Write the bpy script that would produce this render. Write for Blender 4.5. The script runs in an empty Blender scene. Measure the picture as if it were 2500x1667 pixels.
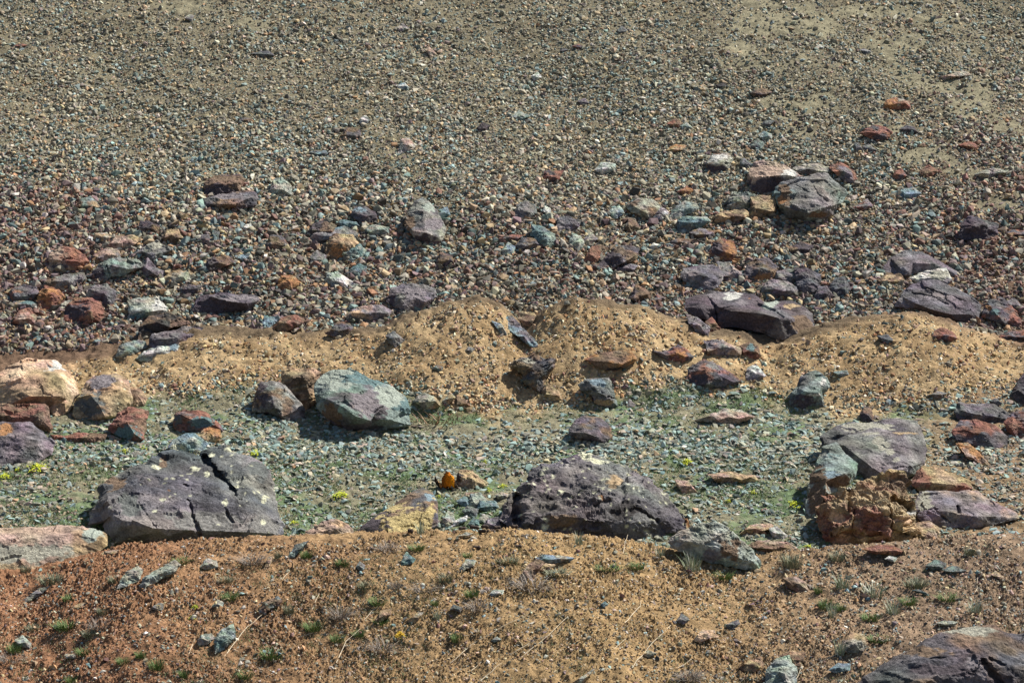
import bpy, bmesh, math, random
import numpy as np
from mathutils import Vector
from mathutils.geometry import delaunay_2d_cdt

# ---------------------------------------------------------------- camera, sky, sun, exposure
S = bpy.context.scene
S.render.engine = 'CYCLES'
ZC = 15.0; PITCH = math.radians(-10.0); FPX = 6500.0; W0, H0 = 2500.0, 1667.0
cam = bpy.data.cameras.new('camera'); cam_o = bpy.data.objects.new('camera', cam)
S.collection.objects.link(cam_o); S.camera = cam_o
cam_o.location = (0, 0, ZC); cam_o.rotation_euler = (math.radians(90) + PITCH, 0, 0)
cam.sensor_width = 36; cam.lens = 36 * FPX / W0; cam.clip_start = 0.5; cam.clip_end = 2000
SUN_DIR = Vector((0.58, 0.36, 0.80)).normalized()
wd = bpy.data.worlds.new('World'); S.world = wd; wd.use_nodes = True
nt = wd.node_tree; nt.nodes.clear()
sky = nt.nodes.new('ShaderNodeTexSky'); sky.sky_type = 'NISHITA'; sky.sun_disc = False
sky.sun_elevation = math.asin(SUN_DIR.z); sky.sun_rotation = math.atan2(SUN_DIR.x, SUN_DIR.y)
bg = nt.nodes.new('ShaderNodeBackground'); bg.inputs['Strength'].default_value = 0.05
out = nt.nodes.new('ShaderNodeOutputWorld')
nt.links.new(sky.outputs[0], bg.inputs[0]); nt.links.new(bg.outputs[0], out.inputs[0])
sl = bpy.data.lights.new('sun', 'SUN'); sl.energy = 4.6; sl.angle = math.radians(0.5); sl.color = (1, .95, .86)
so = bpy.data.objects.new('sun', sl); S.collection.objects.link(so)
so.rotation_euler = (-SUN_DIR).to_track_quat('-Z', 'Y').to_euler(); so.location = (20, 30, 60)
S.view_settings.view_transform = 'Standard'; S.view_settings.look = 'None'
S.view_settings.exposure = 1.0; S.view_settings.gamma = 1

C = S.collection
rng = np.random.default_rng(7); random.seed(7)

# ---------------------------------------------------------------- noise
def _h(i, j, k):
    n = (i * 374761393 + j * 668265263 + k * 2147483647 + 1013904223) & 0xffffffff
    n = ((n ^ (n >> 13)) * 1274126177) & 0xffffffff
    n = ((n ^ (n >> 15)) * 2246822519) & 0xffffffff
    return ((n ^ (n >> 16)) & 0xffff) / 32767.5 - 1.0
def vnoise(x, y, z=0.0):
    x = np.asarray(x, float); y = np.asarray(y, float); z = np.asarray(z, float) + 0 * x
    xi = np.floor(x).astype(np.int64); yi = np.floor(y).astype(np.int64); zi = np.floor(z).astype(np.int64)
    fx = x - xi; fy = y - yi; fz = z - zi
    fx = fx*fx*(3-2*fx); fy = fy*fy*(3-2*fy); fz = fz*fz*(3-2*fz)
    r = 0
    for a in (0, 1):
        for b in (0, 1):
            for c in (0, 1):
                r = r + _h(xi+a, yi+b, zi+c) * (fx if a else 1-fx) * (fy if b else 1-fy) * (fz if c else 1-fz)
    return r
def fbm(x, y, z=0.0, o=4, g=.5):
    r = 0; a = 1
    for i in range(o):
        r = r + a * vnoise(x*2**i + 17.3*i, y*2**i - 9.1*i, np.asarray(z)*2**i + 5.7*i); a *= g
    return r
def sstep(a, b, x):
    t = np.clip((x - a) / (b - a), 0, 1); return t*t*(3-2*t)

# ---------------------------------------------------------------- projection between the photograph and the place
cp, sp_ = math.cos(PITCH), math.sin(PITCH)
MS = 0.9408
def ray(u, v):      # direction with y = 1
    a = (u - W0/2) / FPX; b = -(v - H0/2) / FPX
    dy = cp - b*sp_; dz = sp_ + b*cp
    return a/dy, dz/dy
def at(u, v, Y):
    a, b = ray(u, v); return np.array([a*Y, Y, ZC + b*Y])
def proj(x, y, z):
    z = z - ZC
    f = y*cp + z*sp_; up = -y*sp_ + z*cp
    return W0/2 + FPX*x/f, H0/2 - FPX*up/f

# ---------------------------------------------------------------- terrain
PY = np.array([0, 40, 46, 50, 58, 66, 68.8, 70.5, 73, 78, 90, 120, 400])
PZ = np.array([-6, -3, -1.5, -.75, .38, 1.66, 2.35, 2.95, 3.95, 6.15, 11.6, 25, 150])
CRX = np.array([-600, 0, 170, 300, 450, 650, 850, 930, 1020, 1100, 1150, 1205, 1250, 1330, 1400, 1480, 1560, 1640, 1800, 1880, 1960, 2100, 2200, 2352, 2900]) / MS
CRY = np.array([860, 850, 832, 808, 764, 770, 768, 735, 706, 692, 708, 752, 725, 690, 700, 704, 738, 770, 792, 762, 742, 722, 744, 790, 800]) / MS
BKX = np.array([-600, 120, 180, 330, 560, 760, 950, 1100, 1250, 1330, 1420, 1600, 1700, 1800, 1900, 2100, 2200, 2352, 2900]) / MS
BKY = np.array([870, 880, 925, 918, 900, 905, 915, 940, 952, 935, 900, 890, 905, 925, 950, 940, 925, 900, 880]) / MS
YC = 68.8
def f_mid(x, y):
    s = np.interp(y, PY, PZ)
    for d in (.7,): s = (s + np.interp(y-d, PY, PZ) + np.interp(y+d, PY, PZ)) / 3
    u = W0/2 + FPX*(x/np.maximum(y, 1))*1.012
    crest = np.interp(u, CRX, CRY)
    _, b = ray(u, crest)
    yc = YC + .25*vnoise(x*.5, 3.3)
    amp = ZC + b*yc - (np.interp(yc, PY, PZ))
    t1 = np.clip((y - (65.6 + .5*vnoise(x*.35, 8.8))) / (yc - 65.6), 0, 1); t2 = np.clip((y - yc) / 1.9, 0, 1)
    bump = np.where(y < yc, t1*(1.25 - .25*t1*t1), 1 - t2*t2*(3-2*t2)) * (y < 72)
    s = s + amp*np.clip(bump, 0, 1)
    bm_ = np.clip(bump, 0, 1)*(y < 71)
    s = s + bm_*(.075*fbm(x*1.5, y*1.7, 40., 3) + .05*np.abs(fbm(x*3.5+.9*y, y*2.2, 44., 3)) - .06*sstep(.15, .6, vnoise(x*.9+.35*y, y*.25+9)))
    up = sstep(70, 74, y)
    s = s + .10*vnoise(x*.45+4, y*.45) * (1-up) * .6
    s = s + up*(.22*vnoise(x*.22 + y*.12, y*.2) + .09*vnoise(x*.8+2, y*.7))
    s = s + .035*fbm(x*2.1, y*2.1, 1.0, 3)
    return s
FGX = np.array([-900, 0, 260, 500, 850, 1240, 1500, 1650, 1850, 1980, 2250, 2500, 3400.])
FGY = np.array([1420, 1396, 1334, 1320, 1309, 1300, 1318, 1345, 1372, 1352, 1330, 1312, 1300.])
YF = 38.0
def f_fg(x, y):
    u = W0/2 + FPX*(x/np.maximum(y, 5))*1.03
    _, b = ray(u, np.interp(u, FGX, FGY))
    zc = ZC + b*YF - .05
    d = YF - y
    dd = np.clip(d, 0, 6)
    z = zc - .20*dd - .022*dd*dd - .42*np.clip(d-6, 0, 40)
    t = np.clip(-d, 0, 30)
    z = z + .05*t - .30*t*t
    w = sstep(-1.0, .8, d)
    z = z + w*(.10*vnoise(x*.55+1.7, y*.6) + .16*np.exp(-(((x-1.1)/1.5)**2 + ((y-36.0)/1.0)**2)) - .12*np.exp(-(((x+1.4)/1.3)**2 + ((y-35.6)/1.1)**2)))
    return z + .018*fbm(x*2.5, y*2.5, 2.0, 3)
YS = {'m': np.concatenate([np.arange(50, 92, .05), np.arange(92, 140, .5)]), 'f': np.arange(28, 40, .03)}
def hit(u, v, layer='m'):
    ys = YS[layer]; a, b = ray(u, v)
    z = (f_mid if layer == 'm' else f_fg)(a*ys, ys) - (ZC + b*ys)
    i = np.argmax(z > 0)
    if z[i] <= 0: return ys[-1] if layer == 'm' else YF + .3
    if i == 0: return ys[0]
    return ys[i-1] + (ys[i]-ys[i-1]) * (-z[i-1]) / (z[i]-z[i-1])

# zones, from where a place shows in the photograph (M units: photograph * 0.9408)
SAND = [(1790, 60, 190, 40), (1700, 110, 60, 40), (2080, 105, 130, 45), (2190, 190, 150, 60), (1860, 240, 140, 35), (1830, 290, 60, 30), (2230, 250, 110, 40), (2170, 370, 110, 40),
        (2290, 460, 120, 32), (570, 50, 90, 28), (440, 15, 110, 22), (2050, 290, 120, 30), (1950, 30, 220, 30), (2330, 300, 70, 60), (1740, 150, 120, 28), (1760, 10, 60, 25)]
def sand_mask(mx, my):
    m = 0*mx
    for cx, cy, rx, ry in SAND:
        d = ((mx-cx-(my-cy)*1.3)/rx)**2 + ((my-cy)/ry)**2
        m = np.maximum(m, np.exp(-d*.9))
    n = fbm(mx*.02, my*.045, 3.0, 3)
    return sstep(.56, .95, m + .42*n)
def zones(u, v):
    cr = np.interp(u, CRX, CRY); bk = np.interp(u, BKX, BKY)
    n = 14*vnoise(u*.02, v*.02, 7.)
    bank = sstep(-9, 20, v - cr + .8*n) * (1 - sstep(-26, 26, v - bk + 2.2*n)) * (bk > cr)
    upper = (1 - sstep(-6, 26, v - cr + .8*n))
    upper = np.where(u < 190, 1 - sstep(-30, 30, v - bk), upper)
    bank = np.where(u < 150, 0, bank)
    valley = np.clip(1 - bank - upper, 0, 1)
    return upper, bank, valley

# ---------------------------------------------------------------- materials
def mat_attr(name, rough=.9, nscale=30, namt=.35, bump=.3, bscale=60, bdist=.02, spec=.25, trans=0, sat=1.0):
    m = bpy.data.materials.new(name); m.use_nodes = True; n = m.node_tree.nodes; L = m.node_tree.links
    p = n['Principled BSDF']; p.inputs['Roughness'].default_value = rough
    p.inputs['Specular IOR Level'].default_value = spec
    a = n.new('ShaderNodeAttribute'); a.attribute_name = 'col'
    tc = n.new('ShaderNodeTexCoord')
    no = n.new('ShaderNodeTexNoise'); no.inputs['Scale'].default_value = nscale; no.inputs['Detail'].default_value = 6
    no.inputs['Roughness'].default_value = .65
    L.new(tc.outputs['Object'], no.inputs['Vector'])
    mr = n.new('ShaderNodeMapRange'); mr.inputs['From Min'].default_value = .3; mr.inputs['From Max'].default_value = .7
    mr.inputs['To Min'].default_value = 1-namt; mr.inputs['To Max'].default_value = 1+namt
    L.new(no.outputs['Fac'], mr.inputs['Value'])
    mx = n.new('ShaderNodeVectorMath'); mx.operation = 'MULTIPLY'
    L.new(a.outputs['Color'], mx.inputs[0]); L.new(mr.outputs[0], mx.inputs[1])
    L.new(mx.outputs[0], p.inputs['Base Color'])
    if bump:
        nb = n.new('ShaderNodeTexNoise'); nb.inputs['Scale'].default_value = bscale; nb.inputs['Detail'].default_value = 8
        nb.inputs['Roughness'].default_value = .7
        L.new(tc.outputs['Object'], nb.inputs['Vector'])
        b = n.new('ShaderNodeBump'); b.inputs['Strength'].default_value = bump; b.inputs['Distance'].default_value = bdist
        L.new(nb.outputs['Fac'], b.inputs['Height']); L.new(b.outputs[0], p.inputs['Normal'])
    return m
M_ROCK = mat_attr('rock', .85, 18, .5, 1.0, 12, .10, .2)
M_STONE = mat_attr('small_stone', .8, 25, .3, .0, spec=.3)
M_SCREE = mat_attr('hillside_earth', .95, 12, .35, .9, 18, .05, .15)
M_EARTH = mat_attr('crumbly_earth', .95, 30, .4, .9, 40, .03, .15)
M_PLANT = mat_attr('plant', .7, 20, .2, 0, spec=.25)
M_FUR = mat_attr('fur', .9, 60, .3, .7, 90, .012, .15)
def mat_plain(name, col, rough=.8):
    m = bpy.data.materials.new(name); m.use_nodes = True; p = m.node_tree.nodes['Principled BSDF']
    n = m.node_tree.nodes; L = m.node_tree.links
    no = n.new('ShaderNodeTexNoise'); no.inputs['Scale'].default_value = 80
    r = n.new('ShaderNodeValToRGB'); r.color_ramp.elements[0].color = (*[c*.6 for c in col], 1); r.color_ramp.elements[1].color = (*[min(1, c*1.4) for c in col], 1)
    r.color_ramp.elements[0].position = .35; r.color_ramp.elements[1].position = .65
    L.new(no.outputs['Fac'], r.inputs[0]); L.new(r.outputs[0], p.inputs['Base Color']); p.inputs['Roughness'].default_value = rough
    return m

def np_mesh(name, V, F, col, mat, smooth=False):     # F: (n,3) or (n,4)
    me = bpy.data.meshes.new(name); k = F.shape[1]
    me.vertices.add(len(V)); me.vertices.foreach_set('co', V.astype(np.float32).ravel())
    me.loops.add(F.size); me.loops.foreach_set('vertex_index', F.astype(np.int32).ravel())
    me.polygons.add(len(F)); me.polygons.foreach_set('loop_start', np.arange(0, F.size, k, dtype=np.int32))
    me.update(calc_edges=True)
    me.polygons.foreach_set('use_smooth', np.full(len(F), smooth))
    a = me.attributes.new('col', 'FLOAT_COLOR', 'POINT')
    c4 = np.ones((len(V), 4), np.float32); c4[:, :3] = col; a.data.foreach_set('color', c4.ravel())
    me.materials.append(mat); me.validate(); return me
def obj(name, me, parent=None, loc=None):
    o = bpy.data.objects.new(name, me); C.objects.link(o)
    if parent: o.parent = parent
    if loc is not None: o.location = loc
    return o
def tag(o, label=None, cat=None, group=None, kind=None):
    if label: o['label'] = label
    if cat: o['category'] = cat
    if group: o['group'] = group
    if kind: o['kind'] = kind
    return o

# ---------------------------------------------------------------- the ground
def lerp3(a, b, t): return np.asarray(a)*(1-t)[..., None] + np.asarray(b)*t[..., None]
def mid_color(x, y, z):
    u, v = proj(x, y, z); up, bk, va = zones(u, v); mx, my = u*MS, v*MS
    n = fbm(x*1.3, y*1.3, 4., 4); n2 = fbm(x*5, y*5, 9., 3)
    c_up = lerp3((.165, .145, .095), (.13, .095, .06), sstep(380, 620, my))  # scree ground darkened in colour so gaps between stones read as shadow
    c_up = lerp3(c_up, np.array((.15, .09, .06)) + 0*c_up, .7*np.maximum((1-sstep(150, 420, mx))*sstep(330, 520, my), sstep(1950, 2300, mx)*sstep(150, 500, my)))
    sm = sand_mask(mx, my)
    c_up = lerp3(c_up, np.array((.225, .205, .135)) + 0*c_up, sm*.8)
    c_bk = lerp3((.36, .262, .145), (.29, .20, .105), sstep(-.4, .5, n))
    c_va = lerp3((.19, .175, .115), (.11, .155, .08), sstep(-.25, .6, n))
    c_va = lerp3(c_va, np.array((.24, .15, .09)) + 0*c_va, sstep(2000, 2250, mx)*.8)
    c = c_up*up[..., None] + c_bk*bk[..., None] + c_va*va[..., None]
    return c * (1 + .22*n2)[..., None]
def fg_color(x, y, z):
    u, v = proj(x, y, z); mx = u*MS; my = v*MS
    n = fbm(x*1.2, y*1.2, 4., 4); n2 = fbm(x*7, y*7, 9., 3)
    c = lerp3((.245, .128, .07), (.255, .168, .088), sstep(150, 1000, mx + 150*n))
    c = lerp3(c, np.array((.235, .165, .11)) + 0*c, sstep(1500, 2100, mx))
    c = lerp3(c, np.array((.30, .205, .10)) + 0*c, np.exp(-((mx-1350)/380)**2)*.7)
    return c * (1 + .25*n2 + .12*n)[..., None]
def grid(name, ts, ys, f, cf, mat, disp=None):
    T, Y = np.meshgrid(ts, ys); X = T*np.maximum(Y, 25)
    Z = f(X, Y)
    if disp is not None: Z = Z + disp(X, Y)
    V = np.stack([X, Y, Z], -1).reshape(-1, 3); nr, nc = X.shape
    i = np.arange(nr*nc).reshape(nr, nc)
    F = np.stack([i[:-1, :-1], i[:-1, 1:], i[1:, 1:], i[1:, :-1]], -1).reshape(-1, 4)
    return obj(name, np_mesh(name, V, F, cf(X, Y, Z).reshape(-1, 3), mat, True))
ts = np.concatenate([np.linspace(-1.6, -.24, 60)[:-1], np.linspace(-.24, .24, 620), np.linspace(.24, 1.6, 60)[1:]])
ys = np.concatenate([np.arange(42, 57, .4), np.arange(57, 73, .035), np.arange(73, 92, .06), np.arange(92, 130, .6), np.arange(130, 420, 15)])
hs = grid('hillside', ts, ys, f_mid, mid_color, M_SCREE, lambda x, y: .03*fbm(x*9, y*9, 0., 3) + .035*np.abs(fbm(x*14, y*14, 3., 2))*((y > 64) & (y < 70.5)))
tag(hs, 'stony hillside rising behind the valley floor with a tan earth bank', None, None, 'structure')
def clods(x, y):
    a = fbm(x*9, y*9, 1., 2); b = np.abs(fbm(x*26, y*26, 5., 3)); m = sstep(-.5, .5, fbm(x*1.6, y*1.6, 12., 2))
    return .03*a + (.016 + .045*m)*(b - .3)
ts = np.concatenate([np.linspace(-1.4, -.215, 50)[:-1], np.linspace(-.215, .215, 1150), np.linspace(.215, 1.4, 50)[1:]])
ys = np.concatenate([np.arange(1, 33, 1.), np.arange(33, 39, .0155), np.arange(39, 46, .12)])
fg = grid('earth_mound', ts, ys, f_fg, fg_color, M_EARTH, clods)
tag(fg, 'reddish brown crumbly earth mound across the foreground', None, None, 'structure')

# ---------------------------------------------------------------- scattered stones
def hull_template(n, flat, r):
    while True:
        p = r.normal(size=(n, 3)); p /= np.linalg.norm(p, axis=1)[:, None]; p *= r.uniform(.7, 1.0, (n, 1))
        p *= [1, r.uniform(.6, .95), flat]
        bm = bmesh.new(); [bm.verts.new(q) for q in p]
        res = bmesh.ops.convex_hull(bm, input=bm.verts)
        bmesh.ops.delete(bm, geom=[g for g in res['geom_interior'] if isinstance(g, bmesh.types.BMVert)], context='VERTS')
        bmesh.ops.triangulate(bm, faces=bm.faces)
        bm.verts.ensure_lookup_table(); bm.verts.index_update()
        V = np.array([v.co[:] for v in bm.verts]); F = np.array([[v.index for v in f.verts] for f in bm.faces]); bm.free()
        if len(V) >= 7: return V, F
tr = np.random.default_rng(3)
TPL = {'shard': [hull_template(10, f, tr) for f in (.25, .3, .35, .4, .5, .3, .45, .35)],
       'block': [hull_template(12, f, tr) for f in (.35, .45, .5, .6, .4, .55, .65, .8)]}
def scatter_mesh(name, P, N, size, col, kind, mat, r, tilt=.35, sink=.1):
    n = len(P); tp = TPL[kind]; which = r.integers(0, len(tp), n)
    up = N + r.normal(size=(n, 3))*tilt; up /= np.linalg.norm(up, axis=1)[:, None]
    a = r.normal(size=(n, 3)); a -= (a*up).sum(1)[:, None]*up; a /= np.linalg.norm(a, axis=1)[:, None]
    b = np.cross(up, a); Vs, Fs, Cs = [], [], []; off = 0
    for k, (V, F) in enumerate(tp):
        s = np.where(which == k)[0]
        if not len(s): continue
        sc = size[s][:, None, None] * r.uniform(.75, 1.25, (len(s), 1, 3))
        v = V[None]*sc
        w = v[..., 0:1]*a[s][:, None] + v[..., 1:2]*b[s][:, None] + v[..., 2:3]*up[s][:, None] + P[s][:, None] + (N[s]*(size[s]*sink)[:, None])[:, None]
        f = F[None] + (np.arange(len(s))*len(V))[:, None, None] + off
        Vs.append(w.reshape(-1, 3)); Fs.append(f.reshape(-1, 3)); Cs.append(np.repeat(col[s], len(V), 0)); off += len(s)*len(V)
    return np_mesh(name, np.concatenate(Vs), np.concatenate(Fs), np.concatenate(Cs), mat)
def normals(f, x, y):
    e = .06; dx = (f(x+e, y)-f(x-e, y))/(2*e); dy = (f(x, y+e)-f(x, y-e))/(2*e)
    n = np.stack([-dx, -dy, np.ones_like(x)], -1); return n/np.linalg.norm(n, axis=1)[:, None]
RM = np.zeros((1700//3+60, 2500//3+300), bool)      # ground already taken by a rock
def mark(P):
    P = P/3 + [150, 20]; lo = np.floor(P.min(0)).astype(int); hi = np.ceil(P.max(0)).astype(int)
    lo = np.maximum(lo, 0); hi = np.minimum(hi, [RM.shape[1]-1, RM.shape[0]-1]); X, Y = np.meshgrid(np.arange(lo[0], hi[0]), np.arange(lo[1], hi[1])); ins = np.zeros(X.shape, bool)
    for a, b in zip(P, np.roll(P, -1, 0)):
        c = (a[1] > Y) != (b[1] > Y); ins ^= c & (X < (b[0]-a[0])*(Y-a[1])/((b[1]-a[1]) or 1e-9) + a[0])
    RM[lo[1]:hi[1], lo[0]:hi[0]] |= ins
def taken(u, v): return RM[np.clip((v/3+20).astype(int), 0, RM.shape[0]-1), np.clip((u/3+150).astype(int), 0, RM.shape[1]-1)]
def sample(f, y0, y1, n, r, half=.268):
    parts = []; tot = 0
    while tot < n:
        x = r.uniform(-half, half, n*2); y = r.uniform(y0, y1, n*2); x = x*y
        z = f(x, y); u, v = proj(x, y, z); _, v2 = proj(x, y+.05, f(x, y+.05))
        w = np.clip((v - v2), 1.2, 60)*1.0; w = w/np.percentile(w, 98); k = (r.uniform(size=len(x)) < w) & ~taken(u, v)
        parts.append([q[k] for q in (x, y, z, u, v)]); tot += k.sum()
    return [np.concatenate(q)[:n] for q in zip(*parts)]
def pick(pal, wts, r):        # wts (n,k)
    c = np.cumsum(wts, 1); c /= c[:, -1:]; i = (r.uniform(size=(len(wts), 1)) > c).sum(1)
    col = np.array(pal)[np.clip(i, 0, len(pal)-1)]
    return np.clip(col*r.uniform(.5, 1.38, (len(wts), 1))*r.uniform(.93, 1.07, (len(wts), 3)), .01, .8)
PAL = [(.23, .215, .17), (.32, .31, .25), (.125, .18, .185), (.215, .31, .315), (.40, .31, .19), (.33, .19, .10), (.20, .11, .09), (.17, .12, .13), (.52, .50, .43), (.07, .065, .06), (.40, .30, .24)]
#       grey-olive        light olive      dark teal         teal             tan              rusty           red-brown       purple           pale             dark          pink
# ---------------------------------------------------------------- traced rocks
FR = {'A': (0, 1050, 2.541), 'B': (800, 1050, 2.541), 'C': (1650, 950, 2.187), 'D': (0, 750, 2.767), 'E': (800, 650, 2.6133),
      'F': (1600, 600, 2.6133), 'G': (0, 400, 2.767), 'H': (800, 300, 2.6133), 'I': (1600, 300, 2.6133), 'J': (0, 0, 2.767),
      'K': (800, 0, 2.6133), 'L': (1600, 0, 2.6133), 'M': (0, 0, MS)}
def to_src(fr, p): ox, oy, s = FR[fr]; return (ox + p[0]/s, oy + p[1]/s)
CO = dict(P=(.122, .112, .122), D=(.085, .07, .08), G=(.20, .25, .23), T=(.12, .19, .195), B=(.18, .125, .085), R=(.24, .115, .085), O=(.34, .175, .08),
          N=(.38, .28, .17), W=(.55, .54, .50), Y=(.20, .195, .185), K=(.33, .37, .32), M=(.205, .182, .193), I=(.38, .28, .22), E=(.62, .43, .28),
          S=(.13, .14, .135), X=(.05, .045, .045), Z=(.50, .40, .19), L=(.34, .33, .27), H=(.105, .108, .118), C=(.62, .62, .45), U=(.20, .27, .31))
def facets(p, seed):       # every cell of a broken face gets a tilt of its own
    pi = np.floor(p).astype(np.int64); best = np.full(len(p), 1e9); out_ = np.zeros(len(p))
    for a in (-1, 0, 1):
        for b in (-1, 0, 1):
            for c in (-1, 0, 1):
                q = pi + [a, b, c]; i, j, k = q[:, 0], q[:, 1], q[:, 2]
                ctr = q + .5 + .45*np.stack([_h(i+seed, j, k), _h(i, j+seed+7, k), _h(i, j, k+seed+13)], -1)
                d = p - ctr; dd = (d*d).sum(1); g = np.stack([_h(i+31, j, k+seed), _h(i+seed, j+57, k), _h(i, j+seed, k+91)], -1)
                val = (d*g).sum(1) + .35*_h(i+5, j+9, k+3); m = dd < best; best[m] = dd[m]; out_[m] = val[m]
    return out_
ROCK_GROUP = 'boulders and rocks lying on the slope'
anchors = []
def rock(fr, pts, ins, cc, label, short=None, layer='m', lean=.75, rough=.05, patches=(), cracks=(), lichen=0, crag=0, thick=.45, name=None, strat=0):
    r = np.random.default_rng(len(label)*131 + int(pts[0][0])*7 + int(pts[0][1]))
    P = np.array([to_src(fr, p) for p in pts]); lines = ins if ins and isinstance(ins[0], list) else ([ins] if ins else [])
    I = [[(*to_src(fr, q), q[2]) for q in ln] for ln in lines]
    g_ = np.ptp(P[:, 0]); P = P.mean(0) + (P - P.mean(0))*(1.0 if g_ > 150 else (1.05 if g_ > 60 else 1.12))
    mark(P.mean(0) + (P - P.mean(0))*[.96, .9] - [0, 3])
    cx, cy = P.mean(0); vb, vt = P[:, 1].max(), P[:, 1].min(); ul, ur = P[:, 0].min(), P[:, 0].max()
    hpx = vb - vt; wpx = ur - ul
    ub = P[P[:, 1] > vb - .15*hpx][:, 0].mean()
    Yb = hit(ub, vb - .04*hpx, layer); px = Yb/FPX; hm = hpx*px; Yb -= .05*hm + (.02 if layer == 'm' else .05)
    Yt = hit(cx, vt, layer); span = min(max(Yt - Yb, .1)*.55, hm*lean*1.5)
    ar = .5*abs(np.dot(P[:, 0], np.roll(P[:, 1], 1)) - np.dot(P[:, 1], np.roll(P[:, 0], 1)))
    size = math.sqrt(ar)*px
    if not I:      # a made-up crest line, above the middle, for a stone whose facets are too small to trace
        k = max(2, int(wpx/28)+1)
        I = [[(ul + wpx*(i+.8+.5*r.uniform(-1, 1)*.5)/(k+.6), cy + hpx*r.uniform(-.12, .16), r.uniform(.16, .3)) for i in range(k)]]
    def Yof(v): return Yb + (vb - v)/hpx*span
    c2 = [Vector((p[0], -p[1])) for p in P]; dep = [Yof(p[1]) for p in P]
    n0 = len(c2); edges = [(i, (i+1) % n0) for i in range(n0)]
    for ln in I:
        for j, q in enumerate(ln):
            c2.append(Vector((q[0], -q[1]))); dep.append(Yof(q[1]) - q[2]*size*1.7)
            if j: edges.append((len(c2)-2, len(c2)-1))
    vo, eo, fo, ov, oe, of = delaunay_2d_cdt(c2, edges, [], 1, 1e-4)
    bm = bmesh.new(); bv = []
    sv = []
    for p, o in zip(vo, ov):
        if o: d = dep[o[0]]
        else:
            ds = [((p-c).length+1e-3, dd) for c, dd in zip(c2, dep)]; ds.sort(); d = (ds[0][1]/ds[0][0] + ds[1][1]/ds[1][0])/(1/ds[0][0]+1/ds[1][0])
        sv.append((p.x, -p.y, d)); bv.append(bm.verts.new(at(p.x, -p.y, d)))
    for f in fo:
        try: bm.faces.new([bv[i] for i in f])
        except ValueError: pass
    # target edge length and refinement of the front
    tgt = max(3.2*px, size/46)
    for it in range(6):
        es = [e for e in bm.edges if e.calc_length() > tgt*1.5]
        if not es: break
        bmesh.ops.subdivide_edges(bm, edges=es, cuts=1, use_grid_fill=False)
        bmesh.ops.triangulate(bm, faces=[f for f in bm.faces if len(f.verts) > 3])
    bm.normal_update()
    # back and underside
    bnd = [e for e in bm.edges if e.is_boundary]
    cw = np.array(at(cx, cy, Yof(cy)))
    ext = bmesh.ops.extrude_edge_only(bm, edges=bnd)
    nv = [g for g in ext['geom'] if isinstance(g, bmesh.types.BMVert)]
    for q in nv:
        c = np.array(q.co); d = c - cw; c = cw + d*.86 + np.array([0, thick*size*.5, -.04*size]); q.co = c
    ne = [e for e in bm.edges if e.is_boundary]
    ext = bmesh.ops.extrude_edge_only(bm, edges=ne)
    nv = [g for g in ext['geom'] if isinstance(g, bmesh.types.BMVert)]
    for q in nv:
        c = np.array(q.co); d = c - cw; c = cw + np.array([d[0]*.7, d[1] + thick*size*.8, d[2]*.6 - .3*hm]); q.co = c
    bmesh.ops.holes_fill(bm, edges=[e for e in bm.edges if e.is_boundary], sides=0)
    bmesh.ops.triangulate(bm, faces=[f for f in bm.faces if len(f.verts) > 3])
    bmesh.ops.recalc_face_normals(bm, faces=bm.faces)
    bmesh.ops.smooth_vert(bm, verts=bm.verts, factor=(.35 if size > 90*px else .15), use_axis_x=True, use_axis_y=True, use_axis_z=True)
    bm.normal_update(); bm.verts.ensure_lookup_table(); bm.verts.index_update()
    V = np.array([q.co[:] for q in bm.verts]); N = np.array([q.normal[:] for q in bm.verts])
    F = np.array([[q.index for q in f.verts] for f in bm.faces]); bm.free()
    ox = r.uniform(0, 50); q = V/size + ox
    sk = q @ np.array([[1, .2, .1], [.1, 1, .3], [-.3, .1, 1.]])
    d1 = fbm(sk[:, 0]*2.6, sk[:, 1]*2.6, sk[:, 2]*2.6, 4, .55)
    d2 = np.abs(fbm(sk[:, 0]*3.3+9, sk[:, 1]*3.3, sk[:, 2]*5.3, 3))
    st = np.floor(fbm(sk[:, 0]*2.2, sk[:, 1]*2.2, sk[:, 2]*2.8 + 3, 2)*4)/4
    amp = rough*size
    sd = int(r.integers(0, 999)); fa = facets(sk*[1.9, 1.9, 2.6], sd); fb = facets(sk*[5, 5, 7], sd+3)
    V2 = V + N*(amp*(d1*.6 - d2*.7 + .3) + size*(.012 + .55*rough)*(fa*1.0 + fb*.38))[:, None]
    if crag:
        V2 = V2 + N*(crag*size*(fbm(sk[:, 0]*9, sk[:, 1]*9, sk[:, 2]*12, 4, .7) - .6*np.abs(fbm(sk[:, 0]*14, sk[:, 1]*14, sk[:, 2]*14, 3, .6))))[:, None]
    if strat:
        V2 = V2 + N*(.02*size*np.sign(vnoise(0*q[:, 0], 0*q[:, 0], (q[:, 2]-.35*q[:, 0])*strat)))[:, None]
    us, vs = proj(V[:, 0], V[:, 1], V[:, 2])
    front = (V[:, 1] < cw[1] + .6*size)
    for ck in cracks:      # (width in frame px, depth factor, points)
        s_ = FR[fr][2]; w_ = ck[0]/s_; cpts = np.array([to_src(fr, p) for p in ck[2]]); dm = np.full(len(V), 1e9)
        for a, b in zip(cpts[:-1], cpts[1:]):
            ab = b-a; t = np.clip(((us + 3*d1*w_*.35 - a[0])*ab[0] + (vs-a[1])*ab[1])/(ab@ab), 0, 1)
            dm = np.minimum(dm, np.hypot(us-a[0]-t*ab[0], vs-a[1]-t*ab[1]))
        dm = dm + w_*(.55*np.abs(d1) + .25*fb)
        g = (1 - sstep(.45, 1, dm/w_))*front
        V2 = V2 + g[:, None]*np.array([0, 1, -.25])*w_*px*ck[1]
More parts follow.
